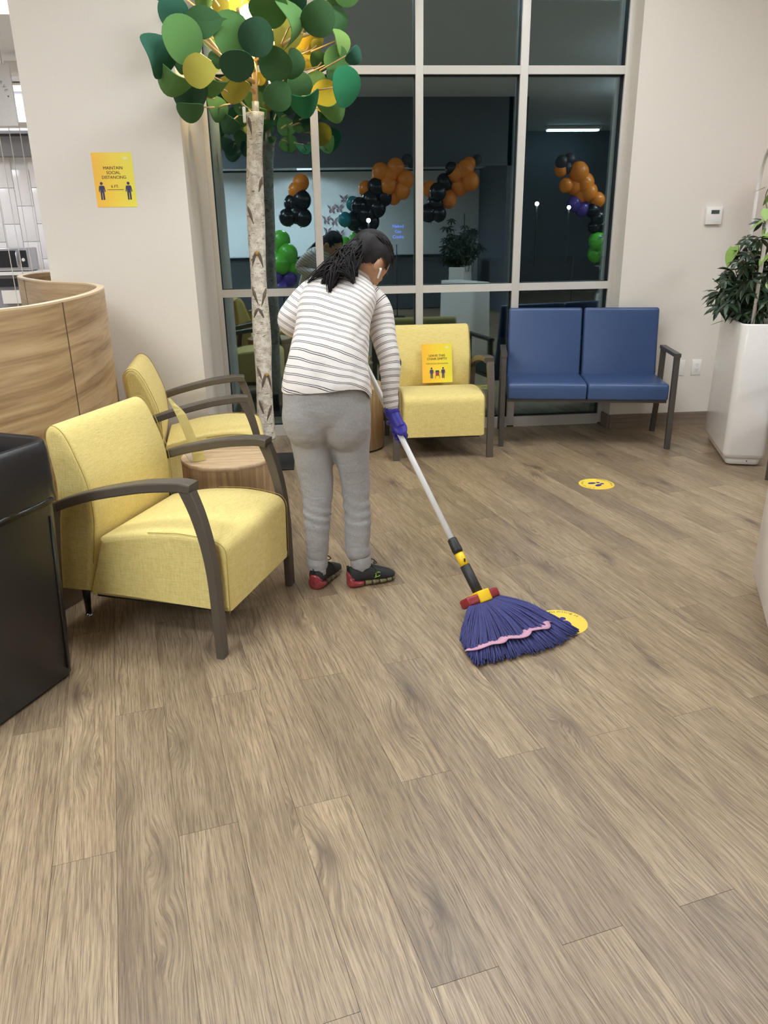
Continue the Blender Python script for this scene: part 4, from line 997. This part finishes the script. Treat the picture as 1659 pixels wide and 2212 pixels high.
# sweatpants
m = MB()
m.loft([[Vector((cx, cy, z))+Vector((a*math.copysign(abs(math.cos(t))**.85, math.cos(t)), b*math.copysign(abs(math.sin(t))**.85, math.sin(t)), 0)) for t in [2*PI*j/28 for j in range(28)]] for cx, cy, z, a, b in ((.053, 3.135, .975, .140, .098), (.048, 3.122, .92, .165, .112), (.045, 3.118, .87, .176, .122), (.045, 3.118, .80, .178, .124), (.046, 3.120, .75, .165, .112), (.046, 3.124, .712, .120, .085))])
m.ball((-.032, 3.092, .775), (.108, .092, .145)); m.ball((.120, 3.090, .765), (.108, .092, .150))
m.tube([p[:3] for p in Lleg], [p[3] for p in Lleg], 20); m.tube([p[:3] for p in Rleg], [p[3] for p in Rleg], 20)
me = remesh(m, .0065, 22); me.materials.append(M['sweat'])
for v in me.vertices:
    z = v.co.z; k = .0035*math.sin(z*120+v.co.x*30+3*noise.noise(v.co*9))*math.exp(-((z-.33)/.09)**2)+.004*noise.noise(v.co*11)+.006*max(0, noise.noise(Vector((v.co.x*8, v.co.y*8, z*30))))*math.exp(-((z-.16)/.05)**2)
    v.co += v.normal*k; v.co -= PO
sweat = mk('sweatpants', me, person)
m = MB()
for c, z in (((-.024, 3.116), .112), ((.167, 3.113), .108)): m = MB(); m.lathe([(.043, z-.022), (.046, z-.012), (.046, z+.012), (.043, z+.03)], (c[0], c[1], 0), 20); P_(m, 'ankle_cuff', M['sweat'], sweat)
m = MB(); m.tube([(-.022, 3.116, .06), (-.024, 3.116, .10)], .036, 14); P_(m, 'sock', M['cuff']); m = MB(); m.tube([(.163, 3.112, .06), (.166, 3.113, .10)], .036, 14); P_(m, 'sock', M['cuff'])
# shoes
def shoe(heel, ang, L):
    d = Vector((math.cos(ang), math.sin(ang), 0)); n = Vector((-d.y, d.x, 0)); H = Vector(heel)
    f = lambda x, y, z: H+d*x+n*y+Vector((0, 0, z))
    def sec(rows, k=16):
        R = []
        for x, hw, z0, z1 in rows:
            R.append([f(x*L, hw*math.copysign(abs(math.cos(t))**.7, math.cos(t)), (z0+z1)/2+(z1-z0)/2*math.copysign(abs(math.sin(t))**.75, math.sin(t))) for t in [2*PI*j/k for j in range(k)]])
        return R
    m = MB(); m.loft(sec([(.02, .018, .026, .080), (.04, .028, .024, .092), (.12, .033, .024, .088), (.25, .035, .024, .086), (.38, .036, .022, .096), (.50, .039, .020, .088), (.65, .043, .018, .070), (.80, .042, .016, .056), (.92, .034, .016, .046), (.985, .018, .018, .036), (1.0, .006, .02, .03)]))
    up = P_(m, 'shoe', M['shoe'])
    m = MB(); rows = sec([(-.015, .014, .003, .040), (.01, .029, 0, .052), (.06, .036, 0, .044), (.16, .038, 0, .033), (.27, .036, .001, .030), (.31, .028, .003, .026)])
    m.loft(rows); m.loft(sec([(-.022, .010, .030, .062), (-.005, .020, .028, .072), (.03, .027, .028, .066), (.09, .033, .028, .050)])); P_(m, 'heel_cushion', M['heel'], up)
    for x0, x1, w0 in ((.32, .46, .036), (.47, .61, .040), (.62, .76, .043), (.77, .88, .041), (.89, .975, .030)):
        m = MB(); m.loft(sec([(x0, w0*.85, .003, .026), (x0+.015, w0, .001, .028), (x1-.015, w0*1.02, .002, .028), (x1, w0*.85, .004, .025)])); P_(m, 'air_sole_pod', M['sole'], up)
    for s in (-1, 1): m = MB(); m.tube([f(.47*L, s*.020, .093), f(.53*L, s*.034, .075), f(.56*L, s*.042, .045)], .0028, 6); P_(m, 'lace', M['shoe'], up)
    m = MB(); m.tube(smooth_path([f(.44*L, 0, .104), f(.50*L, -.012, .118), f(.58*L, -.020, .100), f(.54*L, -.004, .092), f(.60*L, .012, .094)], 4), .0024, 6)
    P_(m, 'lace', M['shoe'], up); m = MB(); m.tube([f(-.005*L, 0, .075), f(-.012*L, 0, .100), f(.015*L, 0, .098)], .004, 6); P_(m, 'heel_tab', M['shoe'], up)
    return up, f, L
shoe((-.042, 3.078, .0), math.radians(62), .225)
up, f, L = shoe((.108, 3.090, .0), math.radians(17.5), .222)
m = MB(); S_ = smooth_path([(.100, .056), (.112, .062), (.122, .059), (.119, .054), (.104, .052), (.100, .047), (.108, .043), (.120, .046), (.094, .041)], 4)
def surf(x, z): return f(x, -(.0375+.004*(z < .05))-.0015, z)
m.tube([surf(p.x+.015, p.y) for p in S_], .0016, 5); P_(m, 'side_emblem', plain('lime_print', S(150, 190, 70), .5), up)
# hair
m = MB(); n, k = 96, 64; V = []; keep = []
for i in range(k+1):
    th = PI*i/k
    for j in range(n):
        a = 2*PI*j/n; x, y, z = .083*math.sin(th)*math.cos(a), .101*math.sin(th)*math.sin(a)-.004, .106*math.cos(th)
        w_ = 1+.05*noise.noise(Vector((x*30, y*30, z*12))); V.append(hp(x*w_, y*w_, z*w_))
        face = y > .052 and z < .05+.6*(y-.06)-4*x*x; side = y > .022 and z < -.022; ear = ((y-.004)/.026)**2+((z+.040)/.040)**2 < 1 and abs(x) > .04
        ok = not (face or side or ear) and z > -.070+.045*min(1, max(0, (y+.06)/.06))
        keep.append(ok)
F = [(i*n+j, i*n+(j+1) % n, (i+1)*n+(j+1) % n, (i+1)*n+j) for i in range(k) for j in range(n)]
m.add(V, [q for q in F if all(keep[v] for v in q)], 0, True)
r3 = random.Random(11)
for q in range(300):   # combed strands over the cap towards the tie
    a = r3.uniform(-2.9, 2.9); b = r3.uniform(.15, .95)
    x, y, z = .085*math.sin(a)*b, r3.uniform(-.03, .075), .0
    z = .107*math.sqrt(max(.02, 1-(x/.085)**2-((y+.004)/.103)**2))
    P0 = hp(x, y, z); g = hp(-.012, -.092, .052); mid = hp(x*.9, (y-.10)/2, min(.112, z+.015)); md = (P0+g)/2; out = (md-HC).normalized()
    P = [HC+(HM @ Vector((.091*v.x, .111*v.y, .117*v.z))) for v in [(lambda w_: w_.normalized())(Vector((x/.085, y/.103, z/.107)).lerp(Vector((-.14, -.88, .47)), t)) for t in (0, .25, .5, .75, 1)]]
    m.tube(P, [.0012, .0034, .0042, .0044, .004], 5)
hair = P_(m, 'hair', M['hair'])
m = MB(); r3 = random.Random(12)
mass = [at(782, 536, 3.40), at(762, 545, 3.365), at(742, 560, 3.325), at(727, 577, 3.285), at(712, 590, 3.262)]; mr = [.050, .049, .038, .023, .006]
m.tube(smooth_path(mass, 4), [mr[0]+(0) if i == 0 else (mr[min(i//4, 4)]*(1-(i % 4)/4)+mr[min(i//4+1, 4)]*(i % 4)/4) for i in range(17)], 18, sy=.75)
tips = [(at(664, 609, 3.275), 30), (at(698, 613, 3.238), 60), (at(690, 596, 3.262), 34), (at(711, 634, 3.205), 60), (at(716, 622, 3.215), 26), (at(764, 611, 3.232), 34), (at(752, 598, 3.250), 60), (at(770, 597, 3.27), 44), (at(735, 598, 3.25), 50)]
for tp_, n_ in tips:
    cx = r3.gauss(0, .006)
    for q in range(n_):
        k = r3.uniform(.1, .9); i = int(k*4); base = mass[i].lerp(mass[i+1], k*4-i); R0 = mr[i]*.95
        a = base+Vector((r3.uniform(-1, 1)*R0*.8, -R0*r3.uniform(.2, .9), r3.uniform(-1, 1)*R0*.8)); e = tp_+Vector((r3.gauss(0, .0045), r3.gauss(0, .005), r3.gauss(0, .004)))
        st0 = mass[0]+Vector((r3.gauss(0, .022), -.03, r3.gauss(0, .022))); mid = a.lerp(e, .55)+Vector((r3.gauss(-.006, .006), -.012, .010+r3.gauss(0, .006)))
        m.tube(smooth_path([st0, a, mid, e], 3), [.0028]*5+[.0025, .0022, .0018, .0014, .0006], 4)
P_(m, 'ponytail', M['hair'], hair)
m = MB(); e0 = hp(.086, .006, -.040); m.tube([e0, e0+Vector((-.001, -.003, -.010)), e0+Vector((-.013, -.004, -.040))], [.0068, .0042, .0040], 10); P_(m, 'earbud', M['white'])
# gloved hands closed on the handle
def hand(Hc, pd, wrist, flip, name):
    h = HD; pd = (Vector(pd)-h*Vector(pd).dot(h)).normalized(); tg = h.cross(pd)*flip; m = MB()
    R = Matrix((tg, pd, h)).transposed(); pc = Hc+pd*.030
    m.ball(pc, (.034, .016, .041), 16, 12, 0, R); m.tube([pc, (pc+Vector(wrist))/2, Vector(wrist)], [.026, .028, .031], 14)
    for o_, L, r in ((.031, .90, .0092), (.010, 1.0, .0098), (-.011, .96, .0095), (-.031, .80, .0084)):
        P = [pc+h*o_+tg*.010]+[Hc+h*(o_-.004*a)+(pd*math.cos(a)+tg*math.sin(a))*.0235 for a in [1.0+L*3.1*q/7 for q in range(8)]]
        m.tube(smooth_path(P, 2), r, 9); m.ball(P[-1], r, 9, 7)
    P = [pc-tg*.024+h*.012]+[Hc+h*(.030+.010*a)+(pd*math.cos(a)-tg*math.sin(a))*.0245 for a in (.7, 1.2, 1.8, 2.3)]
    m.tube(smooth_path(P, 3), .0102, 9); m.ball(P[-1], .0102, 9, 7)
    me = remesh(m, .0030, 3); me.materials.append(M['glove'])
    for v in me.vertices: v.co -= PO
    o = mk(name, me, person); m = MB(); w_ = Vector(wrist); d = (w_-pc).normalized(); m.tube([w_-d*.012, w_+d*.028], [.0325, .030], 16); P_(m, 'glove_cuff', M['glove'], o)
hand(MA+HD*.795, (.35, -.9, -.1), (.327, 3.236, .745), 1, 'glove')
hand(MA+HD*1.335, (-.7, -.5, .3), (.105, 3.505, 1.083), -1, 'glove')
M['steel'] = plain('brushed_steel', S(186, 186, 192), .3, .8);
# ------------------------------------------------------------------ lamps in their fixtures
M['diffuser'] = emit('lamp_diffuser', (.95, .97, 1, 1), 3.0); M['diffuser_cool'] = emit('cool_lamp_diffuser', (.95, .97, 1, 1), 6.0); M['tube'] = emit('fluorescent_tube', (.72, .95, 1, 1), 16)
for i, (x, y, z, sx, sy, W, c, up_w, pl_) in enumerate(LAMPS):
    t = thing('ceiling_light', 'ceiling light panel '+pl_, 'ceiling light', (x, y, z), 0, 'recessed ceiling lights')
    m = MB(); m.box((0, 0, -.012), (sx+.05, sy+.05, .022)); m.build('frame', M['white_matte'], t)
    m = MB(); m.box((0, 0, -.026), (sx*.94, sy*.94, .006)); m.build('diffuser', M['diffuser_cool' if c is COOL else 'diffuser'], t)
    o = area(i, x, y, z, sx, sy, W, c); o.parent = t
    if up_w:
        added_uplight(sx, sy, up_w, c, t)
        for dx in (-sx*.4, sx*.4): m = MB(); m.tube([(dx, 0, 0), (dx, 0, CEIL-z)], .004, 6); m.build('suspension_wire', M['steel'], t)
t = thing('fluorescent_fixture', 'long bright strip light mirrored in the right upper pane', 'ceiling light', (6.0, -6.7, 3.56), 0, 'mirrored strip lights')
m = MB(); m.box((0, 0, .0), (1.25, .16, .06)); m.build('housing', M['white_matte'], t)
for y in (-.045, .045): m = MB(); m.tube([(-.58, y, -.05), (.58, y, -.05)], .019, 10); m.build('tube', M['tube'], t)
t2 = copy_tree(t); t2.location = (4.45, -6.6, 3.56); t2.scale = (.5, 1, 1); t2['label'] = 'short strip light mirrored beside the third window mullion'
# ------------------------------------------------------------------ cafe seen past the wall at the far left
m = MB(); m.box((-4.3, 11.08, 1.65), (5.5, .1, 3.3)); wc = struct('wall_cafe', m, M['white_wall'])
M['tile'] = plain('white_glazed_tile', S(238, 232, 230), .2, 0, .02, 6); M['grey'] = plain('grey_panel', S(132, 130, 132), .5);  M['cab'] = plain('grey_cabinet', S(150, 148, 156), .4)
M['glassblack'] = plain('black_glass', S(36, 36, 40), .12)
m = MB(); m.box((0, 0, 0), (.206, .016, .426), bev=.002); t0 = m.build('tile', M['tile'], wc); fi = True
for i in range(9):
    for j in range(-1, 4):
        z = 1.20+j*.432+(.216 if i % 2 else 0)
        if z+.2 > 2.50: continue
        o = t0 if fi else mk('tile', t0.data, wc); fi = False; o.location = (-4.86+i*.212, 11.02, z)
m = MB(); m.box((-4.0, 10.93, 2.53), (2.4, .2, .22)); struct('trim_cafe_band', m, M['grey'])
m = MB(); m.box((-4.0, 10.70, 2.88), (2.6, .35, .42)); struct('trim_cafe_soffit', m, plain('pale_blue_white_soffit', S(232, 234, 246), .5))
ct = thing('cafe_counter', 'grey cafe counter with pale worktop far behind the reception desk', 'counter', (-3.9, 10.70, 0))
m = MB(); m.box((0, 0, 1.05), (2.0, .62, .04)); m.build('worktop', M['white_matte'], ct)
m = MB(); m.box((0, .02, .51), (1.96, .54, 1.02)); m.build('cabinet_body', M['cab'], ct)
m = MB(); m.box((0, -.262, .94), (1.9, .02, .10)); m.build('dark_rail', M['glassblack'], ct)
mw = thing('microwave_oven', 'steel microwave oven on the far cafe counter', 'microwave', (-3.72, 10.62, 1.07))
m = MB(); m.box((0, 0, .145), (.50, .36, .27), bev=.008); m.build('body', M['steel'], mw)
m = MB(); m.box((-.06, -.185, .15), (.33, .012, .20)); d = m.build('door', M['glassblack'], mw); m = MB(); m.tube([(.12, -.21, .07), (.12, -.21, .23)], .010, 8); m.build('door_handle', M['steel'], d)
m = MB(); m.box((.19, -.184, .15), (.09, .010, .20)); k = m.build('control_panel', M['glassblack'], mw); m = MB(); m.lathe([(.02, 0), (.02, .01)], n=14); m.v = [(x+.19, -.19-z, y+.14) for x, y, z in m.v]; m.build('dial', M['white_matte'], k)
m = MB(); m.box((-.01, 0, .008), (.46, .34, .012)); m.build('foot_plate', M['black'], mw)
m = MB(); m.box((0, 0, .0), (.30, .02, .16)); o = m.build('paper_box', M['white_matte'], None, (0, 0, 0)); o.location = (-3.70, 10.405, .77); tag(o, 'white box of papers at the cafe counter front', 'box')
cm = thing('coffee_machine', 'dark coffee machine left of the microwave on the far counter', 'coffee machine', (-4.22, 10.66, 1.07))
m = MB(); m.box((0, 0, .19), (.24, .34, .38), bev=.01); m.build('body', M['black'], cm); m = MB(); m.box((0, -.18, .27), (.18, .02, .1)); m.build('panel', M['steel'], cm); m = MB(); m.lathe([(.03, .02), (.035, .1)], (0, -.2, 0), 14); m.build('cup', M['white_matte'], cm)
for i in range(7):
    t = MB(); x = -2.64-i*.108; t.tube([(x, 9.3, .0), (x, 9.3, 2.56)], .0045, 8)
    o = t.build('screen_rod', M['white_matte'], None, (x, 9.3, 0)); tag(o, 'thin white vertical screen rod, %s from the wall corner' % ['first', 'second', 'third', 'fourth', 'fifth', 'sixth', 'seventh'][i], 'screen rod', 'white screen rods before the cafe')
m = MB(); m.box((-3.0, 9.3, 2.58), (1.2, .06, .05)); o = m.build('screen_rail', M['white_matte'], None, (-3.0, 9.3, 2.55)); tag(o, 'horizontal rail holding the white screen rods', 'rail')
hs = thing('hanging_sign', 'pale grey round-emblem sign hanging at the top left', 'sign', (-2.86, 8.0, 2.42))
m = MB(); m.box((0, 0, .245), (.62, .02, .49)); m.build('board', plain('pale_grey_board', S(206, 202, 198), .6), hs)
SG = lambda x, y, z: Vector((x, -.011-z, y+.245))
m = MB(); M['ink_grey'] = plain('grey_ink', S(96, 92, 92), .7); S2 = lambda x, y, z: SG(x+.064, y-.025, z)
text_arc(m, 'RVE', S2, .040, .187, .515, True, sp=1.3); m.build('lettering', M['ink_grey'], hs)
m = MB(); disc(m, S2, .199, .017, .0075); m.build('emblem_dot', M['ink_grey'], hs)
m = MB()
for k in range(7):
    a = 1.30-k*.30; r0, r1 = .045+.004*k, .150-.007*k; q = Vector((math.cos(a), math.sin(a))); n = Vector((-q.y, q.x))*.010
    m.add([SG(p.x+.055, p.y-.035, .0006) for p in (q*r0+n*.5, q*r0-n*.5, q*r1-n, q*r1+n)], [(0, 1, 2, 3)])
m.build('emblem', plain('grey_emblem_ink', S(92, 88, 90), .7), hs)
for x in (-.25, .25): m = MB(); m.tube([(x, 0, .49), (x, 0, .69)], .004, 6); m.build('hanger_wire', M['steel'], hs)
pb = thing('projector_box', 'small grey box under the cafe ceiling beside the hanging sign', 'box', (-2.62, 8.6, 2.93)); m = MB(); m.box((0, 0, .05), (.28, .2, .10), bev=.01); m.build('body', M['white_matte'], pb); m = MB(); m.tube([(0, 0, .1), (0, 0, .18)], .01, 8); m.build('bracket', M['steel'], pb)
# ------------------------------------------------------------------ balloon garlands behind the camera, seen mirrored in the glass
def bm_(n, c, r=.22): return plain(n, S(*c), r, 0, .03, 3)
BC = {'o': bm_('orange_latex', (244, 140, 40)), 'k': bm_('black_latex', (22, 22, 26)), 't': bm_('teal_latex', (40, 130, 140)), 'g': bm_('green_latex', (96, 190, 60)), 'p': bm_('purple_latex', (86, 66, 150)), 'd': bm_('dotted_latex', (60, 60, 66))}
bproto = {}
def garland(name, label, blobs):
    c = Vector(blobs[0][0]); t = thing(name, label, 'balloons', (c.x, c.y, 0), 0, None)
    m = MB(); P = [Vector(b[0]) for b in blobs]; P.sort(key=lambda p: p.z); m.tube([Vector((c.x, c.y, .0)), Vector((c.x, c.y, P[0].z))]+[], .008, 6); m.lathe([(.14, 0), (.14, .02)], c=(c.x, c.y, 0), n=20); m.build('stand', M['black'], t, t.location)
    for p, col, r in blobs:
        if col not in bproto:
            q = MB(); q.ball((0, 0, 0), (1, 1, 1.06), 18, 12); q.lathe([(.04, -1.10), (.09, -1.16), (.02, -1.04)], n=8)
            o = q.build('balloon', BC[col], t); bproto[col] = o.data
        else: o = mk('balloon', bproto[col], t)
        o.location = Vector(p)-t.location; o.scale = (r, r, r); o.rotation_euler = (rb.uniform(-.4, .4), rb.uniform(-.4, .4), 0)
rb = random.Random(4)
def refl(px, py, y0, G=5.92):
    d = at(px, py, 10)-Vector((0, 0, 1.48)); t_ = (2*G-y0)/d.y; p = Vector((0, 0, 1.48))+d*t_; return Vector((p.x, y0, p.z))
def blobs(L): return [(refl(x, y, -2.3-.16*rb.random()), c, r) for x, y, c, r in L]
garland('balloon_garland', 'orange and black balloon cluster mirrored in the second window column', blobs([(855, 362, 'o', .15), (876, 388, 'o', .15), (842, 378, 'o', .15), (868, 412, 'o', .14), (838, 400, 'o', .15), (822, 372, 'o', .15), (818, 392, 'o', .14), (790, 408, 'o', .13), (850, 425, 'o', .13), (812, 405, 'k', .15), (830, 425, 'k', .15), (800, 432, 'k', .15), (815, 450, 'k', .15), (775, 445, 'k', .14), (790, 462, 'k', .16), (766, 478, 'k', .16), (800, 478, 'k', .16), (782, 500, 'k', .15), (762, 440, 't', .12), (745, 474, 't', .12), (880, 345, 'd', .09), (888, 352, 'd', .08), (770, 520, 'g', .15), (745, 530, 'g', .14)]))
garland('balloon_garland', 'orange and dark balloon cluster mirrored in the third window column', blobs([(1005, 365, 'o', .15), (985, 375, 'o', .15), (1016, 392, 'o', .15), (1012, 355, 'o', .12), (992, 402, 'o', .16), (968, 430, 'o', .15), (928, 408, 'o', .13), (960, 395, 'k', .15), (945, 415, 'k', .15), (975, 365, 'k', .11), (940, 440, 'k', .15), (925, 460, 'k', .15), (948, 462, 'k', .13), (1030, 345, 'd', .08)]))
garland('balloon_garland', 'orange purple and black balloon garland mirrored at the right window edge', blobs([(1250, 372, 'o', .17), (1262, 395, 'o', .17), (1240, 400, 'o', .16), (1272, 415, 'o', .15), (1255, 420, 'o', .15), (1290, 432, 'o', .13), (1222, 400, 'o', .12), (1212, 366, 'o', .12), (1213, 350, 'd', .11), (1230, 345, 'd', .11), (1225, 362, 'd', .1), (1240, 440, 'p', .13), (1258, 452, 'p', .13), (1280, 455, 'k', .13), (1292, 470, 'k', .13), (1298, 488, 'k', .14), (1284, 490, 'k', .12), (1290, 520, 'g', .16), (1302, 535, 'g', .15), (1286, 548, 'g', .15)]))
garland('balloon_garland', 'green and purple balloon cluster mirrored beside the birch trunk', blobs([(606, 520, 'g', .17), (592, 545, 'g', .17), (622, 548, 'g', .17), (605, 570, 'g', .18), (630, 575, 'g', .15), (590, 600, 'p', .17), (622, 602, 'p', .17), (605, 622, 'p', .16), (650, 395, 'o', .14), (640, 412, 'o', .14), (632, 440, 'k', .15), (652, 432, 'k', .16), (640, 462, 'k', .16), (620, 470, 'k', .14), (655, 470, 'k', .15)]))
garland('balloon_column', 'orange and black balloons at the right picture edge behind the planter', [(Vector((3.42, 5.30, 1.72)), 'o', .14), (Vector((3.43, 5.32, 1.50)), 'k', .13), (Vector((3.45, 5.25, 1.30)), 'k', .13), (Vector((3.66, 5.34, 1.64)), 'o', .14)])
# butterflies on the alcove wall, wall board, dark counter: all mirrored
M['bfly'] = plain('paper_butterfly', S(120, 96, 104), .8)
for i, (x, y) in enumerate([(742, 430), (755, 436), (716, 452), (732, 450), (705, 475), (722, 478), (708, 500), (735, 505)]):
    p = refl(x, y, -4.93); m = MB()
    for s in (-1, 1): m.add([(0, 0, -.02), (s*.06, .015, .03), (s*.09, .02, .09), (s*.02, .006, .05)], [(0, 1, 2, 3)]); m.add([(0, 0, -.02), (s*.05, .01, -.01), (s*.05, .01, -.07), (s*.015, 0, -.05)], [(0, 1, 2, 3)])
    o = m.build('butterfly', M['bfly']); o.location = p; tag(o, 'paper butterfly on the mirrored alcove wall, '+['highest', 'highest but one', 'second row left', 'second row right', 'third row left', 'third row right', 'lowest left', 'lowest right'][i], 'butterfly', 'paper butterflies on the alcove wall')
t = thing('dark_counter', 'dark service counter mirrored low in the panes', 'counter', (.7, -4.2, 0)); m = MB(); m.box((0, 0, .50), (5.0, .6, .98)); m.build('body', M['dark_wall'], t); m = MB(); m.box((0, 0, 1.01), (5.1, .7, .04)); m.build('worktop', M['glassblack'], t)
# night street beyond the glass
M['lampglow'] = emit('street_lamp_glow', (1, .97, .88, 1), 40)
for px_, py_, y, nm in ((1160, 440, 34, 'beyond the left part of the fourth pane column'), (1229, 448, 36, 'beyond the middle of the fourth pane column'), (796, 476, 33, 'beyond the second pane column above the head')):
    q_ = at(px_, py_, y); x, z = q_.x, q_.z+.03
    t = thing('street_lamp', 'small distant street lamp '+nm, 'street lamp', (x, y, -.11), 0, 'distant street lamps'); m = MB(); m.tube([(0, 0, 0), (0, 0, z)], .05, 8); m.build('pole', M['black'], t); m = MB(); m.ball((0, 0, z+.08), .085, 10, 8); m.build('lamp_head', M['lampglow'], t)
t = thing('led_sign', 'small blue lit roadside sign reading Naked Gas Cooks', 'sign', (at(860, 500, 36).x, 36.0, at(860, 500, 36).z-2.46)); m = MB(); m.box((0, .06, 2.45), (.6, .08, .8)); m.build('panel', M['glassblack'], t); m = MB(); m.tube([(0, .06, .9), (0, .06, 1.9)], .06, 8); m.build('post', M['black'], t)
m = MB()
for s, z in (('Naked', 2.62), ('Gas', 2.40), ('Cooks', 2.18)): text_line(m, s, lambda x, y, q: Vector((x, .005-q*10, y)), .19, 0, z, bold=.02)
m.build('lettering', emit('blue_led', (.08, .18, 1, 1), 2.2), t)

pm = copy_tree(next(o for o in bpy.data.objects if o.name == 'planter')); pm.location = (2.50, -1.35, 0); pm.rotation_euler = (0, 0, .4); pm['label'] = 'white planter with a bushy plant, mirrored low in the third pane column'
um = copy_tree(next(o for o in bpy.data.objects if o.name == 'umbrella_plant')); um.location = (2.50, -1.35, .845); um.scale = (1.3, 1.0, 1.2); um['label'] = 'bushy dark plant mirrored low in the third pane column'
